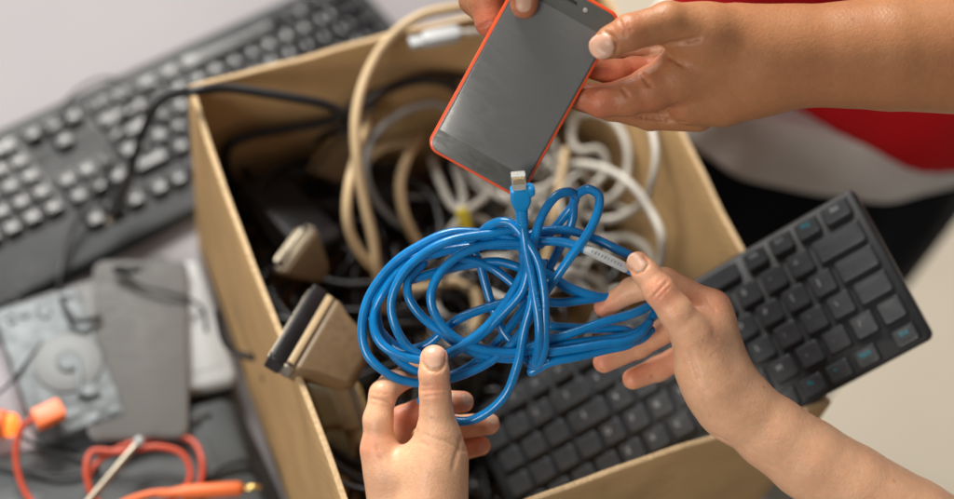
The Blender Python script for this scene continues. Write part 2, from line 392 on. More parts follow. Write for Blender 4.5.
# large keyboard lying on the table, turned round
z2 = .022
e0, e1 = atz(0, 126, z2), atz(246, 14, z2)      # space bar side
g0 = atz(0, 306, z2)
xd = un((e1-e0)*[1, 1, 0]); yd = np.array([-xd[1], xd[0], 0])   # yd to the far side
depth2 = abs(np.dot(g0-e0, yd)); print('kb2 depth', depth2)
rend = atz(398, 24, z2); xr = np.dot(rend-e0, xd); KL2 = .527; KW2 = depth2
c2 = e0+xd*(xr-KL2/2)-yd*KW2/2; c2[2] = 0
K2 = frame(c2, -xd, [0, 0, 1])                   # local +x = user's right = image left; +y towards the camera
kb2 = empty('keyboard', mat=K2); tag(kb2, 'full size dark grey keyboard with number pad, turned round, lying on the table', 'keyboard', 'computer keyboards')
mb = MB(); loops(mb, [(KL2-.004, KW2-.004, .01, .002), (KL2, KW2, .012, .006), (KL2, KW2, .012, .014), (KL2-.003, KW2-.003, .011, .0175), (KL2-.012, KW2-.012, .008, .0185)], n=6)
mb.build('body', M['kbody2'], kb2, world=False)
u = .0212; x0 = -KL2/2+.014; y0 = -KW2/2+.016; cache2 = {}
mb = MB(); slab(mb, 15*u+.004, 5*u+.003, .0008, .003, Matrix.Translation((x0+7.5*u, y0+2.5*u, .0184)), .0003)
slab(mb, 3*u+.004, 2*u+.003, .0008, .003, Matrix.Translation((x0+16.75*u, y0+4*u, .0184)), .0003)
slab(mb, 4*u+.004, 5*u+.003, .0008, .003, Matrix.Translation((x0+20.5*u, y0+2.5*u, .0184)), .0003)
mb.build('key_well', M['blackp'], kb2, world=False)
def k2(cx, cy, w=1, d=1): put_key(kb2, x0+cx*u, y0+cy*u, .0186, w*u, d*u, M['kcap2'], cache2, .0082, sh=.0044)
def krow(y, ws, st=0):
    x = st
    for w in ws:
        k2(x+w/2, y, w); x += w
krow(.5, [1.5, 1.25, 1.25, 6, 1.25, 1.25, 1.25, 1.25]); krow(1.5, [2.25]+[1]*10+[2.75]); krow(2.5, [1.75]+[1]*11+[2.25]); krow(3.5, [1.5]+[1]*12+[1.5]); krow(4.5, [1]*13+[2])
krow(6.0, [1]); krow(6.0, [1]*4, 2); krow(6.0, [1]*4, 6.5); krow(6.0, [1]*4, 11)
for i in range(3):
    k2(15.75+i, .5); k2(15.75+i, 3.5); k2(15.75+i, 4.5); k2(15.75+i, 6)
k2(16.75, 1.5)
for i in range(3):
    for j in range(1, 4): k2(19+i, j+.5)
    k2(19+i, 4.5)
k2(19.5, .5, 2); k2(21, .5); k2(22, 1, 1, 2); k2(22, 3, 1, 2); k2(22, 4.5)

# ------------------------------------------------------------------ phones and small things on the table
def quad_frame(pts):      # TL,TR,BR,BL world -> frame, w, h
    TL, TR, BR, BL = pts; c = sum(pts)/4; x = un((TR-TL)+(BR-BL)); y = (TL-BL)+(TR-BR); y = un(y-x*np.dot(x, y)); z = np.cross(x, y)
    w = (np.linalg.norm(TR-TL)+np.linalg.norm(BR-BL))/2; h = (np.linalg.norm(TL-BL)+np.linalg.norm(TR-BR))/2
    return frame(c, x, z), w, h
PD = 34
ph_pts = [P(531, -33, PD+10), P(630, 19, PD+6), P(513, 198, PD-18), P(420, 143, PD-14)]
FM, pw, phh = quad_frame(ph_pts); print('phone', pw, phh)
phone = empty('smartphone', mat=FM); tag(phone, 'grey smartphone with bright orange rim held above the box', 'smartphone', 'mobile phones')
mb = MB(); loops(mb, [(pw-.006, phh-.006, .007, -.0075), (pw-.001, phh-.001, .0085, -.006), (pw, phh, .009, -.003), (pw-.0006, phh-.0006, .009, -.0005), (pw-.0022, phh-.0022, .0082, 0)], n=8); mb.build('rim', M['orange'], phone, world=False)
mb = MB(); slab(mb, pw-.0042, phh-.0042, .0009, .0072, bev=.0003, n=8, z0=-.0002); mb.build('bezel', M['bezel'], phone, world=False)
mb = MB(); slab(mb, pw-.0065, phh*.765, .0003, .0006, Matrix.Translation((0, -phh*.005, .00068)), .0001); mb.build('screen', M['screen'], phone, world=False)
mb = MB(); slab(mb, .012, .0018, .0004, .0009, Matrix.Translation((0.0, phh/2-.0075, .0006)), .0001); mb.build('earpiece', M['slot'], phone, world=False)
mb = MB(); lathe(mb, Matrix.Translation((.013, phh/2-.0085, .0006)), [(.0016, 0), (.0016, .0002), (.0012, .0003)]); mb.build('camera_lens', M['sensor'], phone, world=False)
# old phone on the table
FM, w_, h_ = quad_frame([atz(97, 262, .045), atz(190, 258, .045), atz(187, 439, .045), atz(84, 437, .045)])
p2 = empty('smartphone', mat=FM); tag(p2, 'plain taupe grey phone lying face up beside the box', 'smartphone', 'mobile phones')
mb = MB(); loops(mb, [(w_-.005, h_-.005, .008, -.009), (w_, h_, .010, -.006), (w_, h_, .010, -.002), (w_-.002, h_-.002, .009, 0)], n=7); mb.build('frame', M['taupe2'], p2, world=False)
mb = MB(); slab(mb, w_-.004, h_-.004, .0008, .008, bev=.0003, n=7); mb.build('screen', M['taupe'], p2, world=False)
mb = MB(); slab(mb, .012, .0016, .0003, .0007, Matrix.Translation((0, h_/2-.008, .0007)), .0001); mb.build('earpiece', M['slot'], p2, world=False)
# white device beneath
FM, w_, h_ = quad_frame([atz(150, 268, .034), atz(204, 256, .034), atz(233, 380, .034), atz(170, 396, .034)])
p3 = empty('charger_box', mat=FM); tag(p3, 'white glossy plastic case lying half under the taupe phone', 'plastic case')
mb = MB(); loops(mb, [(w_-.006, h_-.006, .008, -.0135), (w_, h_, .009, -.011), (w_, h_, .009, -.005), (w_-.003, h_-.003, .008, -.001), (w_-.01, h_-.01, .006, 0)], n=7); mb.build('shell', M['whitep'], p3, world=False)
mb = MB(); slab(mb, w_*.7, h_*.75, .0005, .004, Matrix.Translation((0, 0, .0001)), .0002); mb.build('lid', M['whitep'], p3, world=False)
# open hard drive
FM, w_, h_ = quad_frame([atz(3, 310, .047), atz(91, 283, .047), atz(111, 418, .047), atz(27, 444, .047)])
hd = empty('hard_drive', mat=FM); tag(hd, 'opened silver hard drive showing its round platter on the left', 'hard drive')
mb = MB(); slab(mb, w_, h_, .018, .004, Matrix.Translation((0, 0, -.018)), .001); mb.build('case', M['silver'], hd, world=False)
mb = MB(); slab(mb, w_*1.03, h_*1.02, .009, .004, Matrix.Translation((.001, -.001, -.028)), .001); mb.build('tray', M['blackp'], hd, world=False)
mb = MB(); lathe(mb, Matrix.Translation((.008, -.004, .0004)), [(.029, 0), (.030, .0006), (.029, .0012), (.012, .0012)], 48); o = mb.build('platter', M['disc'], hd, world=False)
mb = MB(); lathe(mb, Matrix.Translation((.008, -.004, .0016)), [(.010, 0), (.010, .002), (.009, .0025), (.003, .0025)], 32); mb.build('spindle', M['silver'], hd, world=False)
mb = MB(); box(mb, Matrix.Translation((.012, -.022, .0035)) @ Matrix.Rotation(1.35, 4, 'Z'), .038, .005, .002); box(mb, Matrix.Translation((.017, -.038, .003)), .014, .012, .003); mb.build('head_arm', M['silver'], hd, world=False)
for i in range(16):
    a = random.uniform(-.5, .5)*w_*.9; b = random.choice([random.uniform(.36, .47), random.uniform(-.46, -.38)])*h_
    mb = MB(); slab(mb, random.uniform(.004, .010), random.uniform(.004, .010), random.uniform(.001, .003), .0012, Matrix.Translation((a*.9, b, 0)) @ Matrix.Rotation(random.random(), 4, 'Z'), .0003)
    mb.build('casting_boss', M['silver'], hd, world=False)
# grey laptop-like base under everything at lower left
FM, w_, h_ = quad_frame([atz(-70, 470, .03), atz(218, 404, .03), atz(292, 545, .03), atz(-10, 640, .03)])
lp = empty('notebook_computer', mat=FM); tag(lp, 'closed dark grey notebook computer lying at the lower left', 'notebook computer')
mb = MB(); loops(mb, [(w_-.006, h_-.006, .008, -.0098), (w_, h_, .01, -.007), (w_, h_, .01, -.003), (w_-.003, h_-.003, .009, 0)], n=7); mb.build('lid', M['graph'], lp, world=False)
mb = MB(); slab(mb, w_*.78, h_*.6, .0008, .006, Matrix.Translation((0, 0, 0)), .0003); mb.build('inlay', M['graph'], lp, world=False)
mb = MB(); slab(mb, .05, .012, .0006, .002, Matrix.Translation((w_*.28, h_*.4, .0)), .0002); slab(mb, .03, .006, .0012, .002, Matrix.Translation((w_*.36, h_*.42, .0)), .0002); mb.build('latch', M['blackp'], lp, world=False)
# black power brick between drive and keyboard
FM, w_, h_ = quad_frame([atz(-60, 330, .02), atz(178, 246, .02), atz(276, 512, .02), atz(20, 600, .02)])
pb = empty('laptop_base', mat=FM); pb.name = 'docking_tray'; tag(pb, 'flat black plastic tray lying beneath the phone and drive', 'plastic tray')
mb = MB(); slab(mb, w_, h_, .017, .012, Matrix.Translation((0, 0, -.018)), .002); mb.build('shell', M['blackp'], pb, world=False)
mb = MB(); slab(mb, w_*.9, h_*.86, .001, .008, Matrix.Translation((0, 0, -.0012)), .0004); mb.build('pad', M['blackp'], pb, world=False)
# pale paper
a, b, c, d = atz(-40, 352, .0225), atz(12, 345, .0225), atz(44, 452, .0225), atz(-30, 480, .0225)
mb = MB(); V = [a, b, c, d]; V2 = [v+np.array([0, 0, .0012]) for v in V]
mb.add(V+V2, [(3,2,1,0), (4,5,6,7), (0,1,5,4), (1,2,6,5), (2,3,7,6), (3,0,4,7)])
pp = mb.build('paper_card', M['paper'], smooth=False); tag(pp, 'pale lilac card at the left edge under the orange lead', 'card')

def cable(name, label, pts, r, m, cat='cable', z=None, n=12, group=None, seg=12):
    """pts: (px,py,z) heights in metres"""
    mb = MB(); tube(mb, spl([atz(*q) for q in pts], n), r, seg)
    o = mb.build(name, m); tag(o, label, cat, group); return o
def thing_cable(name, label, pts, r, m, cat='cable', seg=12, n=12):
    w = [atz(*q) for q in pts]; root = empty(name, w[0]); bpy.context.view_layer.update(); tag(root, label, cat)
    mb = MB(); tube(mb, spl(w, n), r, seg); mb.build('cord', m, root)
    return root, w
def plug(root, pos, direc, L, r, m, tip=None, tl=.012, tr=.002, name='plug'):
    F_ = frame(pos, un(np.cross(direc, [0, .2, 1.])), direc)
    mb = MB(); lathe(mb, F_, [(r*.5, -L*.25), (r*.62, -.05*L), (r*.9, L*.1), (r, L*.2), (r, L*.92), (r*.85, L)], 16); o = mb.build(name, m, root)
    if tip:
        mb = MB(); lathe(mb, F_, [(tr, L*.98), (tr, L+tl*.8), (tr*.6, L+tl)], 14); mb.build('pin', tip, root)
    return o
ZT = .036
# coral coiled lead and its plug
root, w = thing_cable('usb_lead', 'coral red lead coiled below the taupe phone with square orange plug', [(55,415,.06),(25,424,.06),(16,450,.053),(20,480,.045),(34,505,.04),(70,530,.04),(150,520,.038),(196,492,.04),(202,462,.045),(190,440,.04),(160,438,.04),(125,446,.042),(98,462,.044),(88,480,.044),(95,500,.04),(130,512,.04),(172,500,.042),(190,478,.046),(183,455,.05),(160,447,.052),(120,452,.05),(92,452,.05),(86,470,.05),(90,490,.046),(100,520,.04)], .0027, M['red_cable'], 'usb cable')
bpy.context.view_layer.update()
f_ = frame(atz(42, 418, .061), atz(70, 405, .061)-atz(42, 418, .061), [0, 0, 1])
mb = MB(); slab(mb, .026, .018, .011, .003, f_ @ Matrix.Translation((.006, 0, -.005)), .001); o = mb.build('plug', M['orange_p'], root)
# orange audio plug
d_ = un(atz(262, 487, .05)-atz(140, 495, .05)); root, w = thing_cable('audio_lead', 'bright orange jack plug with brass tip lying beside the box', [(90,530,.04),(120,505,.046),(150,494,.05),(180,492,.05)], .003, M['orange_p'], 'audio cable')
plug(root, atz(175, 493, .05), d_, .056, .0062, M['orange_p'], M['gold'], .016, .0028)
# orange lamp cap
root = empty('neon_indicator', atz(8, 424, .045)); bpy.context.view_layer.update(); tag(root, 'small glowing orange indicator light at the left edge', 'indicator light')
ff = frame(atz(-8, 424, .042), [0, 0, 1], CR); mb = MB(); lathe(mb, ff, [(.012, -.02), (.0125, .008), (.0115, .012)], 20); mb.build('housing', M['orange_p'], root)
mb = MB(); lathe(mb, ff, [(.010, .0118), (.0102, .017), (.008, .021), (.003, .023)], 20); mb.build('lens', M['lamp'], root)
# silver rod / stylus
a, b = atz(136, 445, .06), atz(88, 502, .055); rt = empty('stylus', a); bpy.context.view_layer.update(); tag(rt, 'thin silver rod with a rounded tip lying on the coral lead', 'stylus')
mb = MB(); tube(mb, [a+(b-a)*t for t in (0, .1, .5, 1, 1.6)], [.0026, .0029, .0031, .0033, .0033], 14); mb.build('shaft', M['steel'], rt)
mb = MB(); lathe(mb, frame(a-(b-a)*.05, [0, 0, 1], a-b), [(.002, -.004), (.0042, -.002), (.0046, .001), (.0036, .004), (.001, .0052)], 16); mb.build('tip', M['whitep'], rt)
# leads across the table
root, w = thing_cable('power_lead', 'black lead running over the left box wall down to a plug on the keyboard', [(470,78,.17),(430,76,.185),(392,86,.20),(350,112,.222),(320,103,.238),(270,94,.247),(225,88,.252),(194,91,.256),(170,95,.235),(152,112,.17),(140,140,.11),(130,172,.065)], .0042, M['black'], 'power cable')
plug(root, atz(131, 172, .066), un(atz(111, 215, .045)-atz(131, 172, .066)), .045, .0062, M['black'], M['steel'], .008, .003)
cable('thin_lead', 'thin black lead curving from the keyboard down to the taupe phone', [(175,92,.05),(140,96,.04),(112,130,.04),(104,165,.04),(85,205,.036),(68,240,.03),(60,275,.03),(64,305,.05),(78,321,.055),(100,318,.05)], .0024, M['black'])
cable('thin_lead', 'looped fine black wire over the top edge of the big keyboard', [(60,107,.034),(80,88,.04),(104,78,.045),(122,82,.04),(134,96,.036),(112,88,.05),(84,98,.05),(58,118,.04),(30,140,.036)], .0014, M['black'])
cable('thin_lead', 'black earphone wire across the top of the taupe phone', [(118,268,.053),(136,283,.052),(165,292,.052),(190,300,.048),(203,310,.036),(206,330,.036)], .0016, M['black'])
cable('thin_lead', 'dark wire looping past the drive onto the lilac card', [(-10,400,.05),(8,385,.05),(28,360,.048),(46,332,.045),(40,315,.045),(20,300,.03),(-10,290,.03)], .0014, M['black'])
cable('thin_lead', 'dark wire trailing over the notebook lid below the drive', [(-10,402,.04),(12,428,.04),(34,444,.036),(70,455,.034),(98,468,.034),(60,476,.036),(20,470,.034),(-20,462,.034)], .0018, M['blackp'])
cable('thin_lead', 'black lead curving over the notebook lid beside the jack plug', [(200,500,.033),(206,480,.036),(222,466,.036),(246,462,.036),(258,474,.032),(264,496,.03),(270,530,.03)], .0024, M['black'])
o = MB(); lathe(o, frame(atz(118, 270, .054), CD, atz(138, 285, .054)-atz(118, 270, .054)), [(.003, -.004), (.0042, 0), (.0042, .012), (.002, .022)], 14); o = o.build('earphone_bud', M['black']); tag(o, 'black earphone bud resting on the top of the taupe phone', 'earphone')

# ------------------------------------------------------------------ contents of the box
def inbox(u, v, z):
    a = bot[0]*(1-u)+bot[1]*u; b = bot[3]*(1-u)+bot[2]*u; p = a*(1-v)+b*v; return np.array([p[0], p[1], z])
KI = KM.inverted()
def under(p, gap=.018):
    q = KI @ Vector(p)
    if abs(q.x) < KL/2+.02 and abs(q.y) < KW/2+.02:
        while (KI @ Vector(p)).z > -gap: p[2] -= .004
    p[2] = max(p[2], .009); return p
mb = MB()
for i in range(84):
    zc = random.uniform(.012, .115); pts = []
    cu, cv = random.uniform(.18, .82), random.uniform(.15, .85); ru = random.uniform(.07, .2); a0 = random.random()*6
    for k in range(random.randint(7, 13)):
        a = a0+k*.8; pts.append(inbox(min(.95, max(.05, cu+ru*math.cos(a)*1.2+random.uniform(-.03, .03))), min(.95, max(.05, cv+ru*math.sin(a)+random.uniform(-.03, .03))), max(.01, zc+random.uniform(-.012, .02))))
    tube(mb, [under(q) for q in spl(pts, 7)], random.choice([.0024, .003, .0036]), 8)
o = mb.build('cable_tangle', M['black']); tag(o, 'dark mass of tangled black cables filling the bottom of the box', 'cable tangle', kind='stuff')

def adapter(label, u_, v_, z, ang, w=.05, d=.095, h=.032, tilt=.2):
    p = inbox(u_, v_, z); root = empty('power_adapter', mat=Matrix.Translation(Vector(p)) @ Matrix.Rotation(ang, 4, 'Z') @ Matrix.Rotation(tilt, 4, 'Y')); tag(root, label, 'power adapter')
    mb = MB(); loops(mb, [(w-.006, d-.006, .006, 0), (w, d, .008, .004), (w, d, .008, h-.004), (w-.004, d-.004, .007, h-.001), (w-.009, d-.009, .005, h)], n=6); mb.build('case', M['blackp'], root, world=False)
    mb = MB(); slab(mb, w*.7, d*.55, .0006, .002, Matrix.Translation((0, 0, h-.0002)), .0002); mb.build('rating_label', M['kbody'], root, world=False)
    mb = MB(); tube(mb, spl([(0, d/2-.004, h/2), (0, d/2+.012, h/2), (.01, d/2+.03, h/2-.004), (.04, d/2+.04, h/2-.01)], 6), .003, 10); mb.build('cord', M['black'], root, world=False)
adapter('black power adapter in the back left corner of the box', .16, .16, .10, .3)
adapter('black power adapter standing against the left wall behind the serial connector', .13, .45, .085, 1.2, tilt=-.4)
adapter('black power adapter under the beige connector near the back wall', .36, .12, .07, 1.5, tilt=.5)
adapter('black power adapter sunk low in the front left corner of the box', .22, .86, .06, .5)
cable('power_cable', 'thick black cable crossing the back of the box to the upper left', [(240,200,.09),(226,172,.135),(228,146,.168),(250,135,.174),(290,128,.171),(335,118,.168),(358,103,.181),(385,90,.190),(415,80,.196),(450,84,.178),(474,110,.15)], .0050, M['black'])
cable('power_cable', 'short dark cable arcing above the steel connector on the left', [(240,215,.06),(262,200,.10),(300,198,.11),(330,210,.10),(352,236,.08)], .0032, M['black'])
cable('power_cable', 'black cable dropping along the left inner wall', [(232,150,.12),(228,190,.10),(246,240,.08),(268,290,.07),(285,330,.06),(300,300,.05)], .004, M['black'])
cable('power_cable', 'thick black cable sagging across the back left corner of the box', [(238,236,.07),(244,206,.10),(268,184,.115),(302,172,.12),(336,186,.11),(346,222,.08)], .0045, M['black'])
cable('power_cable', 'black cable looping around the beige cable on the back wall', [(352,150,.12),(348,112,.17),(372,98,.175),(366,120,.16),(340,128,.15),(300,150,.10)], .0036, M['black'])
cable('data_cable', 'long beige cable looping out over the back wall of the box', [(520,-30,.20),(490,4,.25),(455,8,.262),(420,16,.262),(390,38,.252),(368,72,.24),(356,115,.23),(357,160,.215),(365,205,.19),(373,240,.17),(377,275,.15),(384,310,.12)], .0045, M['beige'])
cable('data_cable', 'second beige cable twisted beside the long beige loop', [(358,60,.12),(372,100,.15),(362,140,.19),(350,180,.20),(347,214,.19),(352,238,.175),(365,259,.16),(385,277,.145),(410,292,.13)], .0044, M['beige'])
cable('data_cable', 'beige cable curling under the lower left of the phone', [(366,196,.10),(364,165,.12),(382,148,.13),(410,142,.13),(420,136,.13),(408,156,.15),(400,185,.15),(404,215,.14),(418,245,.12),(432,270,.10)], .0046, M['beige'])
cable('data_cable', 'beige cable seen through the middle of the blue coil', [(400,290,.12),(430,288,.12),(458,282,.12),(474,292,.12),(478,315,.11),(466,338,.10),(440,345,.10),(420,330,.10)], .0048, M['beige'])
cable('data_cable', 'beige cable hanging down beside the white tangle', [(566,150,.16),(560,185,.15),(553,220,.14),(545,260,.12),(520,300,.10),(500,330,.09)], .0042, M['beige'])
cable('grey_cable', 'grey cable arching left of the phone', [(452,112,.15),(436,103,.17),(412,108,.18),(388,122,.18),(370,145,.17),(366,172,.15),(376,200,.12),(394,220,.10),(420,235,.08)], .0034, M['greyc'])
cable('grey_cable', 'thin grey wire crossing the dark middle of the box', [(370,190,.09),(400,196,.10),(440,197,.10),(480,202,.10),(520,230,.08)], .002, M['greyc'])
W = 'white_cable'
cable(W, 'white cable forming the largest loop against the right wall', [(560,170,.12),(578,164,.15),(608,170,.17),(632,186,.18),(650,210,.18),(662,238,.18),(660,262,.16),(640,285,.13),(600,292,.10)], .0036, M['white'])
cable(W, 'white cable loop standing up at the right under the hand', [(600,80,.14),(636,98,.19),(650,124,.215),(656,155,.215),(652,182,.20),(640,205,.16),(612,219,.14),(585,215,.12),(572,195,.11)], .0034, M['white'])
cable(W, 'white cable curving in the middle of the pale tangle', [(570,120,.12),(590,112,.15),(612,120,.16),(626,142,.16),(628,168,.15),(618,192,.14),(596,204,.12),(574,190,.11),(566,160,.11)], .0036, M['white'])
cable(W, 'narrow white cable twisting down from the phone edge', [(588,100,.14),(572,130,.14),(578,150,.15),(600,150,.15),(606,170,.14),(590,190,.13),(575,220,.12),(590,250,.11),(620,262,.11)], .0034, M['white'])
cable(W, 'white cable looping low below the grey sleeve of the blue cable', [(600,240,.12),(630,238,.13),(650,255,.13),(640,290,.11),(600,300,.10),(575,280,.10)], .0036, M['white'])
cable(W, 'white cable peeping through the upper left of the blue coil', [(436,268,.10),(450,262,.11),(470,260,.11),(450,278,.11),(438,290,.11),(436,305,.11),(446,318,.11),(470,322,.10),(500,318,.09)], .0034, M['white'])
cable(W, 'white cable crossing below the coil beside the plug', [(470,262,.10),(500,258,.11),(540,268,.11),(580,272,.12),(605,285,.11)], .0034, M['white'])
cable(W, 'white lead running down left of the network plug', [(432,160,.12),(440,182,.13),(452,205,.13),(466,214,.13),(486,222,.12),(500,240,.10)], .0036, M['white'])
cable(W, 'white lead crossing under the bottom edge of the phone', [(498,176,.12),(486,196,.13),(466,213,.135),(450,232,.12),(440,250,.10)], .0036, M['white'])
cable(W, 'white lead rising behind the bottom edge of the phone', [(455,165,.12),(462,190,.125),(462,212,.13),(452,240,.11)], .0038, M['white'])
a = atz(463, 220, .14); f_ = frame(a, atz(467, 235, .13)-a, [0, 0, 1]); mb = MB(); slab(mb, .022, .010, .006, .002, f_, .0006); o = mb.build('cable_tie', M['yellow']); tag(o, 'small yellow tab under the crossing white leads', 'cable tie')
mb = MB()
for i in range(13):
    cx_, cy_ = random.uniform(.58, .86), random.uniform(.1, .45); ru = random.uniform(.03, .075); a0 = random.random()*6; zc = random.uniform(.08, .15); pts = []
    for k in range(random.randint(6, 12)):
        a = a0+k*.85; pts.append(inbox(min(.94, cx_+ru*1.6*math.cos(a)+random.uniform(-.02, .02)), max(.05, cy_+ru*1.6*math.sin(a)+random.uniform(-.02, .02)), zc+random.uniform(-.02, .03)))
    tube(mb, [under(q) for q in spl(pts, 8)], random.choice([.0016, .0022, .0028]), 10)
o = mb.build('lead_tangle', M['white']); tag(o, 'loose heap of thin dusty white leads in the back right of the box', 'cable tangle', kind='stuff')
mb = MB()
for i in range(10):
    cx_, cy_ = random.uniform(.3, .6), random.uniform(.15, .6); ru = random.uniform(.03, .08); a0 = random.random()*6; zc = random.uniform(.07, .13); pts = []
    for k in range(random.randint(5, 9)):
        a = a0+k*.85; pts.append(inbox(cx_+ru*1.6*math.cos(a)+random.uniform(-.02, .02), max(.05, cy_+ru*1.6*math.sin(a)+random.uniform(-.02, .02)), zc+random.uniform(-.02, .03)))
    tube(mb, [under(q) for q in spl(pts, 8)], random.choice([.0013, .0018, .0022]), 10)
o = mb.build('lead_tangle', M['blackp']); tag(o, 'loose heap of thin black leads behind the blue coil', 'cable tangle', kind='stuff')
# pale plug near the top wall
a = atz(441, 37, .252); f_ = frame(a, atz(470, 31, .252)-a, [0, 0, 1]); root = empty('white_plug', a); bpy.context.view_layer.update(); tag(root, 'white moulded plug near the back wall beside the phone', 'plug')
mb = MB(); slab(mb, .036, .014, .011, .0055, f_ @ Matrix.Translation((0, 0, -.005)), .002); mb.build('body', M['whitep'], root)
mb = MB(); slab(mb, .014, .010, .006, .001, f_ @ Matrix.Translation((-.022, 0, -.003)), .0004); mb.build('contact', M['whitep'], root)
mb = MB(); tube(mb, spl([atz(460, 33, .252), atz(480, 32, .245), atz(500, 44, .21), atz(520, 66, .15)], 8), .003); mb.build('cord', M['white'], root)

def connector(name, label, c, ex, up, L, Wd, Th, Hd, shell, hood, cat='connector', blue=None, pins=(13, 2)):
    """shell face with pins at +y end, hood trailing towards -y; ex: long axis of the face, up: toward camera-ish"""
    F_ = frame(c, ex, up); root = empty(name, mat=F_); tag(root, label, cat)
    R90 = Matrix.Rotation(math.radians(-90), 4, 'X')      # local z -> +y
    mb = MB()
    loops(mb, [(L*.30, Th*.5, .003, -Hd), (L*.42, Th*.72, .004, -Hd*.86), (L*.86, Th*.92, .003, -Hd*.3), (L, Th, .003, -Hd*.12), (L, Th, .003, 0)], R90, 4); mb.build('hood', hood, root, world=False)
    mb = MB(); slab(mb, L*1.06, Th*.92, .002, .002, R90, .0004); mb.build('flange', shell, root, world=False)
    mb = MB(); loops(mb, [(L*.80, Th*.58, .003, .0021), (L*.78, Th*.55, .003, Wd), (L*.75, Th*.50, .0028, Wd), (L*.75, Th*.50, .0028, Wd-.0015)], R90, 4); mb.build('shell', shell, root, world=False)
    mb = MB()
    slab(mb, L*.70, Th*.30, Wd*.9, .001, R90, .0003); mb.build('contact_block', blue or M['blackp'], root, world=False)
    mb = MB()
    for i in range(pins[0]):
        for j in range(pins[1]):
            x = (i/(pins[0]-1)-.5)*L*.62; y = (j-(pins[1]-1)/2)*Th*.16
            lathe(mb, Matrix.Translation((x, Wd*.9, y)) @ R90, [(.0005, -.001), (.0005, .0018), (.0003, .0022)], 6)
    mb.build('pin_row', M['gold'], root, world=False)
    for s in (-1, 1):
        mb = MB(); lathe(mb, Matrix.Translation((s*L*.47, 0, 0)) @ R90, [(.0026, .0021), (.0026, .005), (.0022, .0055)], 12); mb.build('screw', M['steel'], root, world=False)
    return root
# the black-faced wide connector resting on the left wall
a, b = atz(283, 372, .245), atz(327, 298, .235)
ex = un(b-a); c = (a+b)/2; out = un(-CR*.9-CD*.25+CF*-.35)
Lc = np.linalg.norm(b-a); F_ = frame(c, ex, np.cross(ex, out)); 
root = empty('ribbon_connector', mat=F_); tag(root, 'wide black and steel parallel connector with beige hood on the box edge', 'connector')
# local x=long axis, y=outward face, z=third
if np.dot(np.array(F_.to_3x3() @ Vector((0, 0, 1))), CF) > 0: SG = -1
else: SG = 1
R90 = Matrix.Rotation(math.radians(-90), 4, 'X')
mb = MB(); loops(mb, [(Lc*.45, .010, .003, -.052), (Lc*.62, .015, .004, -.044), (Lc*.80, .019, .004, -.020), (Lc*.93, .020, .003, -.010), (Lc*.93, .020, .003, -.006)], R90, 4); mb.build('hood', M['beigep'], root, world=False)
mb = MB(); slab(mb, Lc*.97, .0155, .009, .002, Matrix.Translation((0, -.006, 0)) @ R90, .0008); mb.build('shell', M['steel'], root, world=False)
mb = MB(); slab(mb, Lc, .018, .013, .003, Matrix.Translation((0, .002, 0)) @ R90, .0012); o = mb.build('face', M['black'], root, world=False)
mb = MB(); slab(mb, Lc*.86, .004, .0012, .001, Matrix.Translation((0, .0148, .0035)) @ R90, .0003); slab(mb, Lc*.86, .004, .0012, .001, Matrix.Translation((0, .0148, -.0035)) @ R90, .0003); mb.build('contact_strip', M['steel'], root, world=False)
mb = MB(); box(mb, Matrix.Translation((0, -.001, SG*.0096)), Lc*.9, .0055, .0012); mb.build('trim', M['beige'], root, world=False)
# beige serial connector left of centre
a, b = atz(282, 276, .16), atz(318, 226, .17)
connector('serial_connector', 'dusty beige serial connector with steel shell, left of the beige cables', (a+b)/2-CR*.004, b-a, np.cross(un(b-a), un(-CR*.85-CD*.45-CF*.5)), .048, .009, .015, .034, M['steel'], M['beigep'])
a, b = atz(306, 178, .13), atz(352, 128, .14)
connector('serial_connector', 'beige serial connector with blue contact face near the back wall', (a+b)/2-CR*.0, b-a, np.cross(un(b-a), un(-CR*.7-CD*.5-CF*.35)), .050, .007, .016, .034, M['beigep'], M['beigep'], blue=mat('slate_blue_insert', (.03, .06, .11), .5))
connector('serial_connector', 'beige plug body sunk deep beside the left hand', atz(352, 400, .13), CD*.9+CR*.3, -CF, .05, .008, .02, .05, M['steel'], M['beigep'])
# pale green ribbon
mb = MB(); pth = spl([atz(300, 330, .14), atz(312, 372, .16), atz(322, 395, .15), atz(334, 428, .12), atz(345, 470, .08)], 8)
for off in range(-3, 4): tube(mb, [p+CR*off*.0022 for p in pth], .0013, 6)
o = mb.build('ribbon_cable', M['greenp']); tag(o, 'pale green ribbon cable beside the left wall under the black connector', 'ribbon cable')
cable('data_cable', 'beige cable hanging down between connector and left hand', [(350,350,.14),(346,380,.14),(352,420,.11),(350,460,.08),(340,500,.06)], .0048, M['beige'])

# ------------------------------------------------------------------ blue network cable
cab = empty('network_cable', P(535, 300, 0)); bpy.context.view_layer.update(); tag(cab, 'coiled blue network cable held between two hands', 'network cable')
S = []
def s(*pts): S.append(pts)
R0 = .0033
# outer left loop, then along the bottom to the right bundle
s((524,262,-2),(522,246,2),(505,236,3),(480,232,2),(450,232,0),(420,246,-3),(390,268,-6),(368,299,-8),(361,328,-8),(368,355,-8),(392,375,-9),(420,383,-10),(451,379,-10),(483,366,-10),(512,344,-8),(534,312,-6),(548,289,2),(569,259,8),(586,235,10),(598,210,10),(598,195,6),(588,189,2),(576,196,-4),(572,218,-10),(562,242,-14),(550,266,-16),(530,300,-18),(500,340,-18),(470,366,-20),(440,376,-20),(405,366,-20),(384,340,-18),(377,312,-16),(382,288,-16),(404,264,-12),(440,246,-10),(480,240,-10),(520,238,-10),(545,232,-10),(568,231,-10),(592,238,-8),(614,247,-4),(632,256,-6),(650,275,-12),(660,296,-16),(640,311,-10),(600,323,-6),(570,333,-4),(546,340,-4),(522,350,-6),(480,362,-16))
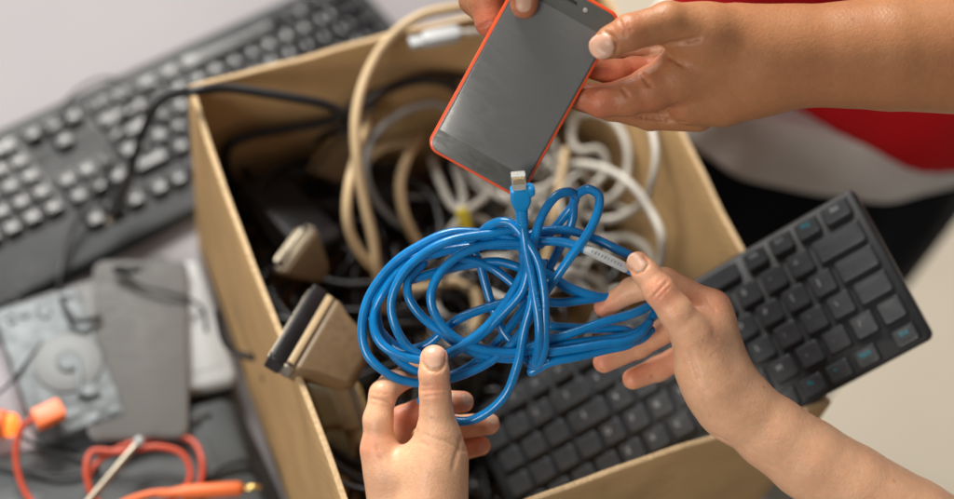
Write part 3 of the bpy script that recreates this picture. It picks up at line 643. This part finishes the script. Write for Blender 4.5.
# big front strand + inner
s((533,250,6),(520,230,8),(488,233,8),(456,238,8),(430,250,6),(405,273,4),(391,303,2),(396,330,0),(408,347,-6),(432,358,-8),(452,353,-6),(480,336,-2),(505,312,2),(522,290,6),(530,262,10),(536,236,10),(545,210,8),(558,195,6),(570,193,2),(575,200,-6),(560,222,-12),(540,245,-14))
# second left strand, S2
s((520,246,-4),(480,246,-6),(440,252,-6),(408,263,-6),(384,290,-6),(374,312,-8),(374,330,-6),(384,346,-4),(404,356,-3),(432,359,-3),(452,350,-2),(483,330,0),(505,306,0),(522,276,0),(528,255,-2))
# inner ring
s((530,243,4),(505,243,4),(480,247,4),(458,256,4),(441,271,4),(432,290,4),(434,309,3),(446,330,0),(466,345,-3),(495,352,-5),(530,351,-6),(570,343,-8),(610,338,-10),(636,332,-12),(650,320,-16),(660,305,-20))
# strand crossing inside from upper left to lower right
s((424,262,-10),(410,278,-8),(409,296,-6),(420,315,-6),(440,333,-8),(466,350,-10),(500,358,-12),(540,357,-12),(580,351,-14),(612,347,-16),(640,340,-18),(652,330,-22))
# inside crossing strands at the back
s((474,250,-16),(479,262,-16),(485,284,-18),(491,305,-18),(503,330,-18),(515,345,-16))
s((524,297,-8),(488,308,-10),(462,318,-10),(446,328,-12),(425,345,-16),(402,348,-20),(384,334,-22),(372,318,-20))
s((455,258,-12),(475,262,-12),(496,270,-12),(518,287,-10),(535,300,-8))
s((409,280,-14),(440,270,-14),(470,264,-14),(498,262,-12),(520,268,-10))
s((531,262,-12),(550,276,-12),(569,288,-12),(590,295,-14),(606,297,-18),(622,300,-22))
s((535,300,-14),(560,302,-16),(582,300,-16),(606,298,-18),(625,296,-24))
s((545,262,-18),(556,280,-18),(575,292,-20),(600,300,-22))
# bottom hanging loop
s((542,262,12),(534,285,13),(530,310,12),(524,336,8),(518,366,2),(506,393,-4),(486,412,-8),(463,421,-12),(440,415,-16),(420,400,-20))
# vertical wrap strands
s((466,246,-10),(478,236,-2),(488,226,7),(498,221,12),(510,222,15),(524,236,17),(537,259,18),(543,288,18),(544,316,16),(545,342,12),(540,362,2),(530,364,-14),(524,340,-24),(522,300,-26))
s((523,221,20.5),(524,238,18),(528,262,18),(534,290,19),(539,318,18),(540,345,13),(534,364,-2),(528,350,-22))
# right lower bundle
s((548,352,0),(575,348,-2),(602,344,-4),(624,342,-6),(640,334,-10),(650,322,-14))
s((530,372,-10),(548,362,-6),(580,356,-6),(608,350,-8),(630,345,-10),(636,338,-14),(625,330,-18),(590,328,-16),(550,326,-14))
mb = MB()
for pts in S:
    w = [P(*q) for q in pts]; pa = spl(w, 9); ph_ = random.random()*6; jr = []
    for k_ in range(1, len(pa)-1):
        pa[k_] = pa[k_]+CR*(.0006*math.sin(k_*.13+ph_)+.00015*math.sin(k_*.41+2*ph_))+CD*.0006*math.sin(k_*.11+2.1*ph_)
    tube(mb, pa, [R0*(1+.02*math.sin(k_*.21+ph_)+.008*math.sin(k_*.7)) for k_ in range(len(pa))], 14)
# short blue end that carries the grey sleeve
pa = spl([P(*q) for q in [(520,248,0),(538,242,4),(562,242,6),(588,250,8),(605,258,8),(622,266,7),(640,277,-2),(655,300,-12)]], 9)
tube(mb, pa, R0*.98, 14)
mb.build('sheath', M['blue'], cab)
mb = MB(); tube(mb, [P(586,249,8.4), P(594,252.5,8.6), P(604,257.5,8.6), P(615,262.6,7.8), P(626,268,6)], R0*1.10, 16); o = mb.build('sleeve', M['ash'], cab)
mb = MB()
for i in range(9):
    t = i/8; q = P(592+26*t, 251.5+12*t, 13.8); f_ = frame(q, un(P(620,264,8)-P(592,251.5,8)), -CF)
    box(mb, f_ @ Matrix.Rotation(random.uniform(-.3, .3), 4, 'Z'), random.uniform(.0008, .0016), .0022, .0003, .0001)
mb.build('print_mark', M['ink'], cab)
mb = MB()
for i in range(16):
    t = i/15; q = P(532.5+7.5*t, 276+34*t, 23.6); f_ = frame(q, un(P(540, 310, 19)-P(532, 276, 19)), -CF)
    if i % 5 != 4: box(mb, f_, random.uniform(.0006, .0012), .0016, .0003, .0001)
mb.build('print_mark', M['bluep'], cab)
# RJ45 plug and boot
pb_, pt_ = P(522.5, 224, 20), P(519.5, 181, 37); ax = un(pt_-pb_)
F_ = frame(pb_, un(np.cross(ax, -CF)), ax)       # local z along the plug, x across
Fy = F_
mb = MB(); Lb = .031
prof = []
loops(mb, [(.0068, .0066, .003, -.004), (.0078, .0075, .0033, 0)]+sum([[(.0084+.0001*i, .008, .0034, .001+i*.0021), (.0084+.0001*i, .008, .0034, .0019+i*.0021), (.0064+.0002*i, .0062, .003, .0021+i*.0021), (.0064+.0002*i, .0062, .003, .0029+i*.0021)] for i in range(5)], [])+[(.0095, .0085, .003, .0125), (.0122, .0105, .0026, .0165), (.0138, .0112, .0022, .019), (.0138, .0112, .0022, .0275), (.0128, .0105, .002, .0285)], Fy, 5)
mb.build('boot', M['bluep'], cab)
mb = MB(); lathe(mb, Fy @ Matrix.Translation((.0068*1.0, .0, .0262)) @ Matrix.Rotation(math.pi/2, 4, 'X'), [(.002, -.0052), (.0033, -.0044), (.0035, 0), (.0033, .0044), (.002, .0052)], 16); mb.build('boot_ear', M['bluep'], cab)
mb = MB(); slab(mb, .0098, .0082, .011, .0008, Fy @ Matrix.Translation((-.0006, 0, .0286)), .0004, n=3); mb.build('plug', M['clear'], cab)
mb = MB()
for i in range(8): box(mb, Fy @ Matrix.Translation((-.0042+.00104*i, -.0041, .0362)), .0005, .0007, .0055, .0001)
mb.build('contact', M['gold'], cab)

# ------------------------------------------------------------------ bodies by distance field
def sdf_cone(p, a, b, r1, r2):
    ba = b-a; l2 = ba@ba; rr = r1-r2; a2 = l2-rr*rr; il2 = 1/max(l2, 1e-12)
    if a2 <= 0:
        return np.linalg.norm(p-(a if r1 > r2 else b), axis=-1)-max(r1, r2)
    pa = p-a; y = pa@ba; z = y-l2; x2 = ((pa*l2-ba*y[..., None])**2).sum(-1); y2 = y*y*l2; z2 = z*z*l2
    k = np.sign(rr)*rr*rr*x2
    d = (np.sqrt(x2*a2*il2)+y*rr)*il2-r1
    m1 = np.sign(z)*a2*z2 > k; m2 = (~m1) & (np.sign(y)*a2*y2 < k)
    d = np.where(m1, np.sqrt(x2+z2)*il2-r2, d); d = np.where(m2, np.sqrt(x2+y2)*il2-r1, d); return d
class Field:
    def __init__(s, pts, vox):
        A = np.array(pts); s.lo = A.min(0); s.v = vox; s.n = np.ceil((A.max(0)-s.lo)/vox).astype(int)+1
    def new(s): return np.full(s.n, .03, np.float32)
    def apply(s, f, a, b, r1, r2, k, mode='u'):
        R = max(r1, r2)+.013; lo = np.minimum(a, b)-R; hi = np.maximum(a, b)+R
        i0 = np.clip(np.floor((lo-s.lo)/s.v).astype(int), 0, s.n); i1 = np.clip(np.ceil((hi-s.lo)/s.v).astype(int)+1, 0, s.n)
        if (i1 <= i0).any(): return
        g = np.stack(np.meshgrid(*[s.lo[q]+s.v*np.arange(i0[q], i1[q]) for q in range(3)], indexing='ij'), -1)
        d = sdf_cone(g, a, b, r1, r2).astype(np.float32); sl = tuple(slice(i0[q], i1[q]) for q in range(3))
        if mode == 'u': f[sl] = smin(f[sl], d, k)
        elif mode == 'crease':              # k = depth, r1 = half width
            f[sl] = f[sl]+k*np.exp(-((d+r1)/r1)**2)
    def nets(s, f):
        ins = f < 0
        c = np.zeros(tuple(np.array(f.shape)-1), np.int16)
        for dx in (0, 1):
            for dy in (0, 1):
                for dz in (0, 1): c += ins[dx:dx+c.shape[0], dy:dy+c.shape[1], dz:dz+c.shape[2]]
        act = (c > 0) & (c < 8); idx = -np.ones(act.shape, np.int64); I = np.argwhere(act); idx[act] = np.arange(len(I))
        acc = np.zeros((len(I), 3)); cnt = np.zeros(len(I))
        co = [(x, y, z) for x in (0, 1) for y in (0, 1) for z in (0, 1)]
        for i in range(8):
            for j in range(i+1, 8):
                if sum(abs(np.array(co[i])-co[j])) != 1: continue
                fa = f[tuple((I+co[i]).T)]; fb = f[tuple((I+co[j]).T)]; m = (fa < 0) != (fb < 0)
                t = fa/np.where(m, fa-fb, 1); pos = np.array(co[i])+t[:, None]*(np.array(co[j])-np.array(co[i]))
                acc += pos*m[:, None]; cnt += m
        V = s.lo+s.v*(I+acc/cnt[:, None]); F = []
        for ax in range(3):
            o = [0, 0, 0]; o[ax] = 1
            A = ins[tuple(slice(0, f.shape[q]-o[q]) for q in range(3))]; B = ins[tuple(slice(o[q], f.shape[q]) for q in range(3))]
            E = np.argwhere(A != B); sgn = A[tuple(E.T)]
            u, v = (ax+1) % 3, (ax+2) % 3
            ok = (E[:, u] > 0) & (E[:, v] > 0) & (E[:, u] < act.shape[u]) & (E[:, v] < act.shape[v]); E = E[ok]; sgn = sgn[ok]
            eu = np.zeros(3, int); eu[u] = 1; ev = np.zeros(3, int); ev[v] = 1
            q = np.stack([idx[tuple((E-eu-ev).T)], idx[tuple((E-ev).T)], idx[tuple(E.T)], idx[tuple((E-eu).T)]], 1)
            q[~sgn] = q[~sgn][:, ::-1]; F.append(q)
        F = np.concatenate(F); F = F[(F >= 0).all(1)]; return V, F
    def sample(s, f, p):
        q = (np.asarray(p)-s.lo)/s.v; i = np.clip(np.floor(q).astype(int), 0, s.n-2); t = q-i; r = 0
        for x in (0, 1):
            for y in (0, 1):
                for z in (0, 1):
                    w = (t[:, 0] if x else 1-t[:, 0])*(t[:, 1] if y else 1-t[:, 1])*(t[:, 2] if z else 1-t[:, 2]); r = r+w*f[i[:, 0]+x, i[:, 1]+y, i[:, 2]+z]
        return r
def smin(a, b, k):
    if k <= 0: return np.minimum(a, b)
    h = np.maximum(k-np.abs(a-b), 0)/k; return np.minimum(a, b)-h*h*k*.25
def smooth_mesh(V, F, it=3, lam=.5):
    E = np.concatenate([F[:, [0, 1]], F[:, [1, 2]], F[:, [2, 3]], F[:, [3, 0]]])
    n = len(V); cnt = np.bincount(E[:, 0], minlength=n)+np.bincount(E[:, 1], minlength=n)
    for _ in range(it):
        for l in (lam, -lam*.95):
            S_ = np.zeros_like(V)
            for q in range(3): S_[:, q] = np.bincount(E[:, 0], V[E[:, 1], q], n)+np.bincount(E[:, 1], V[E[:, 0], q], n)
            V = V+l*(S_/cnt[:, None]-V)
    return V
def conv(q): return P(q[0], q[1], q[2]), PR(q[3], q[2])
class Limb:
    def __init__(s, palm, fingers, creases=(), vox=.0010, kp=.012, kf=.0055, pinks=(), bulges=()):
        pts = []
        for ch in list(palm)+list(fingers):
            for q in ch:
                c, r = conv(q); pts += [c-r-.006, c+r+.006]
        F = s.F = Field(pts, vox); Pf = F.new()
        for ch in palm:
            g = F.new()
            for a, b in zip(ch[:-1], ch[1:]):
                (ca, ra), (cb, rb) = conv(a), conv(b); F.apply(g, ca, cb, ra*1.03, rb*1.03, .0035)
            Pf = smin(Pf, g, kp)
        tot = None
        for ch in fingers:
            g = F.new()
            for a, b in zip(ch[:-1], ch[1:]):
                (ca, ra), (cb, rb) = conv(a), conv(b); F.apply(g, ca, cb, ra, rb, .0035)
            g = smin(Pf, g, kf); tot = g if tot is None else smin(tot, g, .0012)
        for (a, b, wd, dp) in creases:      # endpoints (px,py) traced on the skin facing the camera
            n = 9; pa = np.array([np.array(a)+(np.array(b)-np.array(a))*t for t in np.linspace(0, 1, n)])
            hit = s.hit(tot, pa); hit = [h for h in hit if h is not None]
            for u_, v_ in zip(hit[:-1], hit[1:]):
                if np.linalg.norm(u_-v_) < .012: F.apply(tot, u_, v_, wd, wd, dp, 'crease')
        s.f = tot; V, Fc = F.nets(tot); V = smooth_mesh(V, Fc, 4); s.V, s.Fc = V, Fc
        pk = np.zeros(len(V))
        for (px, py, dd, rad, w) in pinks:
            d = np.linalg.norm(V-P(px, py, dd), axis=1); pk = np.maximum(pk, w*np.exp(-(d/PR(rad))**2))
        s.pk = pk
    def hit(s, f, pix, near=.95, far=1.5):
        out = []; ts = np.arange(near, far, .0015)
        for px, py in pix:
            r = cray(px, py); q = CAM+r*ts[:, None]; v = s.F.sample(f, q)
            inb = ((q > s.F.lo) & (q < s.F.lo+(s.F.n-1)*s.F.v)).all(1); j = np.argwhere((v < 0) & inb)
            out.append(q[j[0][0]] if len(j) else None)
        return out
    def nail(s, c, dd, axis_px, hw, hl, tilt=(0, 0), tipf=.14):
        """c pixel centre, axis_px pixel direction to the fingertip, half sizes in px, tilt moves the viewing normal"""
        C = P(c[0], c[1], dd); n = un(-CF+CR*tilt[0]+CD*tilt[1]); ax = CR*axis_px[0]+CD*axis_px[1]; ax = un(ax-n*(ax@n)); sd = np.cross(n, ax)
        hw, hl = PR(hw, dd), PR(hl, dd); N1, N2 = 13, 15; V = []; ok = True
        pts = []
        for i in range(N1):
            for j in range(N2):
                u_, v_ = -1+2*i/(N1-1), -1+2*j/(N2-1)
                # square to superellipse
                uu = u_*math.sqrt(max(0, 1-v_*v_*.46)); vv = v_*math.sqrt(max(0, 1-u_*u_*.46))
                pts.append(C+sd*uu*hw+ax*vv*hl)
        pts = np.array(pts); cur = pts+n*.03; done = np.zeros(len(pts), bool); ts = np.arange(0, .06, .0004)
        res = pts.copy(); hitm = np.zeros(len(pts), bool)
        for t in ts:
            q = cur-n*t; v = s.F.sample(s.f, q); m = (v < 0) & ~hitm; res[m] = q[m]; hitm |= m
        if not hitm.all():
            h = ((res-C)@n)[hitm]; lo_ = h.min() if len(h) else 0
            for k in np.argwhere(~hitm).ravel(): res[k] = pts[k]+n*lo_
        # smooth heights and lift
        H = ((res-C)@n).reshape(N1, N2); H = np.maximum(H, H.max()-.0055)
        for _ in range(2):
            G = H.copy(); G[1:-1, 1:-1] = (H[:-2, 1:-1]+H[2:, 1:-1]+H[1:-1, :-2]+H[1:-1, 2:])/4; H = G
        base = pts-((pts-C)@n)[:, None]*n
        ed = np.array([max(abs(-1+2*i/(N1-1)), abs(-1+2*j/(N2-1))) for i in range(N1) for j in range(N2)])
        lift = np.where(ed > .95, -.0004, .0006)
        Vt = base+n*(H.ravel()+lift)[:, None]; Fq = [(i*N2+j, (i+1)*N2+j, (i+1)*N2+j+1, i*N2+j+1) for i in range(N1-1) for j in range(N2-1)]
        return Vt, [f[::-1] for f in Fq]
def person(name, label, limbs, m, nails, nm):
    V = []; Fs = []; pk = []; n = 0
    for l in limbs: V.append(l.V); Fs.append(l.Fc+n); pk.append(l.pk); n += len(l.V)
    V = np.concatenate(V); Fs = np.concatenate(Fs); pk = np.concatenate(pk)
    c = V.mean(0); root = empty(name, tuple(c)); bpy.context.view_layer.update(); tag(root, label, 'person', 'people around the box')
    me = bpy.data.meshes.new('body'); me.vertices.add(len(V)); me.vertices.foreach_set('co', V.astype(np.float32).ravel())
    me.loops.add(len(Fs)*4); me.loops.foreach_set('vertex_index', Fs.astype(np.int32).ravel()); me.polygons.add(len(Fs)); me.polygons.foreach_set('loop_start', np.arange(0, len(Fs)*4, 4, dtype=np.int32)); me.update(calc_edges=True); me.shade_smooth()
    at = me.attributes.new('pink', 'FLOAT', 'POINT'); at.data.foreach_set('value', pk.astype(np.float32)); me.materials.append(m)
    o = bpy.data.objects.new('body', me); COL.objects.link(o); o.parent = root; o.matrix_parent_inverse = root.matrix_world.inverted()
    for (l, kw) in nails:
        Vn, Fn = l.nail(**kw); mesh_obj('fingernail', Vn, Fn, nm, root)
    return root

# --- person A: left hand (lower middle) and right hand (right of the coil)
AL = Limb(
 palm=[[(398,620,-30,34),(402,545,-20,26),(379,450,-10,17.5)], [(404,545,-36,24),(382,470,-31,17)], [(408,548,-52,22),(390,492,-48,16)], [(414,550,-64,18),(402,508,-62,14)],
       [(432,620,-28,36),(432,530,-10,34),(438,462,-2,28)], [(428,520,2,28),(438,436,6,21)], [(392,470,-10,16),(432,466,0,20)], [(440,520,-36,30),(436,490,-30,26)]],
 fingers=[[(438,436,6,20),(435,392,13,15.2),(434,374,15,14.8),(434,359,15,14.2)],
          [(379,450,-10,16.5),(378,420,-8,14.5),(383,394,-10,13.2),(392,384,-18,12.4),(412,374,-34,11.8),(434,372,-44,10.5)],
          [(382,470,-31,16),(402,420,-44,13.5),(438,402,-42,12),(463,402,-33,10.8)],
          [(390,492,-48,15.5),(410,445,-62,13.5),(452,428,-56,12.5),(489,424,-41,10.8)],
          [(402,508,-62,14),(420,470,-74,12),(452,452,-66,10.8),(481,446,-53,9.6)]],
 creases=[((422,351),(423,364),.0009,.0006), ((423,364),(429,371),.0009,.0006), ((429,371),(439,371),.0009,.0006), ((439,371),(445,364),.0009,.0006), ((445,364),(446,351),.0009,.0006), ((421,391),(448,388),.0010,.0007), ((423,386),(446,383.5),.0009,.0005), ((424,396.5),(447,394),.0009,.0004), ((418,430),(408,452),.0014,.0010), ((445,440),(466,452),.0016,.0004), ((370,398),(390,402),.0010,.0005), ((369,404),(390,408),.0008,.0003), ((371,392),(388,395),.0008,.0003), ((424,434),(444,442),.0010,.0003), ((420,442),(440,452),.0010,.0003), ((376,446),(384,462),.0014,.0004), ((462,434),(452,470),.002,.0005)],
 pinks=[(434,352,20,16,.55),(434,388,24,16,.45),(466,402,-30,16,1.0),(494,422,-40,20,.95),(484,446,-50,18,.9),(375,392,-2,18,.2),(368,446,0,18,.55),(410,412,-30,26,1.2),(366,472,-20,16,.4)])
AR = Limb(
 palm=[[(712,384,0,26),(688,330,12,17.5)], [(728,392,-14,26),(711,309,-8,18.5)], [(732,398,-26,24),(718,338,-26,18)], [(734,404,-38,22),(718,362,-42,16)], [(736,408,-44,20),(716,384,-54,14)],
       [(702,368,-4,24),(726,405,-12,28)], [(700,340,2,17),(712,322,-4,16)],
       [(722,388,-14,29),(744,411,-17,33),(772,433,-20,35),(808,459,-23,38),(850,487,-27,41),(910,526,-33,46),(980,571,-40,51),(1150,688,-50,60)]],
 fingers=[[(692,334,12,19),(676,312,17,17),(660,291,19,15.8),(646,273,15,13.2),(638,263,12,11.6)],
          [(711,309,-8,18),(664,283,-7,15),(632,290,-18,12.2),(604,307,-22,10.2)],
          [(718,338,-26,17),(676,324,-40,13.5),(638,346,-42,12.2),(604,362,-35,11)],
          [(718,362,-42,16),(690,352,-56,13),(658,369,-57,12),(633,379,-51,10.6)],
          [(722,384,-54,13),(710,376,-68,11),(704,370,-72,10),(700,366,-70,9)]],
 creases=[((629,268),(636,274),.0008,.0006), ((636,274),(644,271.5),.0008,.0006), ((644,271.5),(649,264),.0008,.0006), ((649,264),(644,256),.0008,.0006), ((650,300),(668,281),.0010,.0007), ((653,303),(671,285),.0009,.0005), ((646,296),(664,277),.0009,.0004), ((690,352),(700,382),.0016,.0005), ((700,338),(716,346),.0008,.0003), ((698,345),(714,355),.0008,.0003), ((697,353),(711,365),.0008,.0003), ((706,300),(716,312),.0010,.0003), ((716,436),(728,442),.002,.0004), ((700,394),(714,420),.0016,.0005), ((744,440),(775,470),.002,.0004)],
 pinks=[(634,262,16,16,.6),(661,292,28,20,.6),(600,308,-16,20,.8),(640,320,-30,26,.6),(600,362,-28,20,.8),(632,376,-44,26,.7),(660,362,-44,30,.5),(700,330,8,24,.4),(716,304,4,20,.5),(700,300,2,22,.45)])
personA = person('person', 'fair-skinned person reaching in from below, both hands gripping the blue cable', [AL, AR], M['skinA'],
 [(AL, dict(c=(434, 357), dd=24, axis_px=(0, -1), hw=11, hl=12.5, tilt=(0, -.15))),
  (AL, dict(c=(471, 399), dd=-26, axis_px=(1, 0), hw=6.5, hl=7.5, tilt=(.9, -.35))),
  (AL, dict(c=(496, 418), dd=-34, axis_px=(1, -.15), hw=6.5, hl=7.5, tilt=(1.0, -.5))),
  (AR, dict(c=(637, 262), dd=22, axis_px=(-.62, -.78), hw=8.5, hl=11, tilt=(-.1, -.1)))], M['nailA'])

# --- person B: right hand in view, left hand at the top edge
BR_ = Limb(
 palm=[[(704,36,26,27),(735,44,14,38),(775,55,6,45)], [(694,62,14,24),(745,60,4,40)], [(690,84,6,22),(750,70,0,38)], [(690,103,2,21),(722,96,0,28),(760,74,0,38)],
       [(765,58,5,45),(805,56,2,48),(890,53,0,54.5),(1120,50,-10,70),(1260,30,-10,74)], [(668,24,36,20),(704,34,28,28)]],
 fingers=[[(704,34,30,24),(668,22,42,20),(630,32,48,18),(612,41,45,15.4),(604,46,43,13.6)],
          [(712,66,12,33),(678,76,16,27),(652,88,18,22),(628,97,19,18.5),(602,101,18,16.5),(572,93,13,12)],
          [(694,72,-6,20),(656,70,-8,14),(634,70,-6,13),(616,73,2,13.2),(592,68,9,11)],
          [(700,62,-18,18),(662,57,-18,12),(640,56,-20,11.5),(612,60,-18,10)],
          [(698,114,-16,18),(650,117,-20,13),(610,108,-14,12),(572,98,2,11)]],
 creases=[((604,31),(613,36),.0010,.0007), ((613,36),(617,44),.0010,.0007), ((617,44),(616,53),.0010,.0007), ((660,46),(698,38),.0020,.0018), ((620,20),(626,36),.0011,.0006), ((626,17),(632,34),.0010,.0004), ((636,116),(686,122),.0014,.0012), ((642,74),(650,86),.0014,.0010), ((668,56),(684,66),.0016,.0006), ((622,88),(628,96),.0012,.0006)],
 pinks=[(600,46,44,16,.5),(626,32,56,22,.3),(612,72,16,22,1.0),(640,60,10,26,1.1),(596,102,24,24,.95),(640,92,16,30,.8),(660,110,14,22,.4)])
BL_ = Limb(
 palm=[[(515,-95,20,34),(505,-130,10,40),(560,-260,0,44),(760,-420,-20,56),(900,-430,-20,60)], [(488,-70,10,26),(490,-120,4,34)]],
 fingers=[[(513,-85,28,24),(519,-45,46,17.5),(524,-10,46,15.2),(524,5,44,13.6)],
          [(490,-80,8,22),(480,-30,4,17.5),(486,0,10,17),(490,22,13,15.5)],
          [(500,-80,0,22),(500,-25,-6,16),(506,10,2,14),(512,30,6,12)],
          [(476,-80,-4,20),(466,-40,-14,15),(474,0,-12,14.5),(486,14,-2,13)]],
 creases=[((514,-6),(534,-8),.001,.0005), ((478,28),(490,22),.001,.0006)],
 pinks=[(524,8,50,18,.7),(484,20,20,26,.9)])
personB = person('person', 'tan-skinned person in a red shirt holding the orange-rimmed phone with both hands', [BR_, BL_], M['skinB'],
 [(BR_, dict(c=(602, 46), dd=50, axis_px=(-.9, .45), hw=13, hl=13, tilt=(-.15, -.1))),
  (BL_, dict(c=(524, 2), dd=54, axis_px=(0, 1), hw=9, hl=11, tilt=(0, .2)))], M['nailB'])

# clothes of person B: lofted torso standing beyond the right side of the table
def loft(rings, seg=64, fold=.004, ph=0):
    V = []; F = []
    for k, (c, ax, ay, rot) in enumerate(rings):
        for i in range(seg):
            a = 2*math.pi*i/seg; f = 1+fold*math.sin(9*a+k*.35+ph)/max(ax, .05)+fold*.6*math.sin(17*a-k*.5)/max(ax, .05)
            x, y = ax*math.cos(a)*f, ay*math.sin(a)*f; V.append((c[0]+x*math.cos(rot)-y*math.sin(rot), c[1]+x*math.sin(rot)+y*math.cos(rot), c[2]))
    n = len(rings)
    for k in range(n-1):
        for i in range(seg):
            j = (i+1) % seg; F.append((k*seg+i, k*seg+j, (k+1)*seg+j, (k+1)*seg+i))
    F.append(tuple(range(seg-1, -1, -1))); F.append(tuple((n-1)*seg+i for i in range(seg)))
    return V, F
def ell(px, py, z, ax, ay, rot): c = atz(px, py, z); return (c, ax, ay, rot)
BC = atz(880, 206, .06); rotB = math.radians(-24)
fw = np.array([math.sin(rotB)*-1, math.cos(rotB), 0]); fw = np.array([math.sin(-rotB), math.cos(-rotB), 0])
cB = BC+np.array([.02, .145, 0])
def ring(z, ax, ay, dx=0, dy=0): return (np.array([cB[0]+dx, cB[1]+dy, z]), ax, ay, rotB)
V, F = loft([ring(.175+i*.03, (.217-.001*i), .154-.001*i, i*.004, i*.003) for i in range(16)], fold=.005); VV = np.array(V)
_x7 = atz(783, 104, .175)[0]
for q in range(len(VV)):
    VV[q, 2] -= .062*(math.tanh((VV[q, 0]-_x7-.06)/.10)+.54)
V = VV
o = mesh_obj('shirt', V, F, M['red'], personB); so = o.modifiers.new('s', 'SUBSURF'); so.levels = 1; so.render_levels = 1
V, F = loft([ring(.06+i*.013, .208-.0028*i, .146-.0026*i, 0, 0) for i in range(8)], fold=.004, ph=1)
mesh_obj('undershirt', V, F, M['wht'], personB).modifiers.new('s', 'SUBSURF')
V, F = loft([ring(z, ax, ay) for z, ax, ay in ((-.72, .17, .11), (-.5, .175, .115), (-.3, .185, .125), (-.1, .197, .137), (.0, .2, .14), (.07, .192, .13), (.09, .17, .11))], fold=.005, ph=2)
mesh_obj('trousers', V, F, M['navy'], personB).modifiers.new('s', 'SUBSURF')

# ------------------------------------------------------------------ lights, world, camera
w = bpy.data.worlds.new('World'); sc.world = w; w.use_nodes = True
w.node_tree.nodes['Background'].inputs[0].default_value = (1.0, .97, .93, 1); w.node_tree.nodes['Background'].inputs[1].default_value = .20
def area(name, loc, target, size, power, col):
    l = bpy.data.lights.new(name, 'AREA'); l.shape = 'RECTANGLE'; l.size, l.size_y = size; l.energy = power; l.color = col
    o = bpy.data.objects.new(name, l); COL.objects.link(o); o.location = loc; o.rotation_euler = (Vector(target)-Vector(loc)).to_track_quat('-Z', 'Y').to_euler(); return o
area('window_light', (-.2, 2.0, 2.0), (0, 0, .2), (1.4, 1.0), 146, (1, .965, .91))
area('side_window_light', (-2.0, -1.0, 1.5), (-.1, 0, .2), (.9, .9), 36, (1, .95, .88))
cd = bpy.data.cameras.new('Camera'); cam = bpy.data.objects.new('Camera', cd); COL.objects.link(cam); sc.camera = cam
cd.sensor_width = 36; cd.lens = FPX/W0*36; cd.clip_start = .05; cd.clip_end = 50
X, Y, Z = CR, -CD, -CF
cam.matrix_world = Matrix(((X[0], Y[0], Z[0], CAM[0]), (X[1], Y[1], Z[1], CAM[1]), (X[2], Y[2], Z[2], CAM[2]), (0, 0, 0, 1)))
cd.dof.use_dof = True; cd.dof.focus_distance = 1.192; cd.dof.aperture_fstop = 2.0; cd.dof.aperture_blades = 0
sc.view_settings.view_transform = 'Standard'; sc.view_settings.look = 'None'; sc.view_settings.exposure = -.08; sc.view_settings.gamma = 1
sc.cycles.use_denoising = True
sc.cycles.max_bounces = 8
print('CAM', CAM, 'box', [b.round(3).tolist() for b in bx])
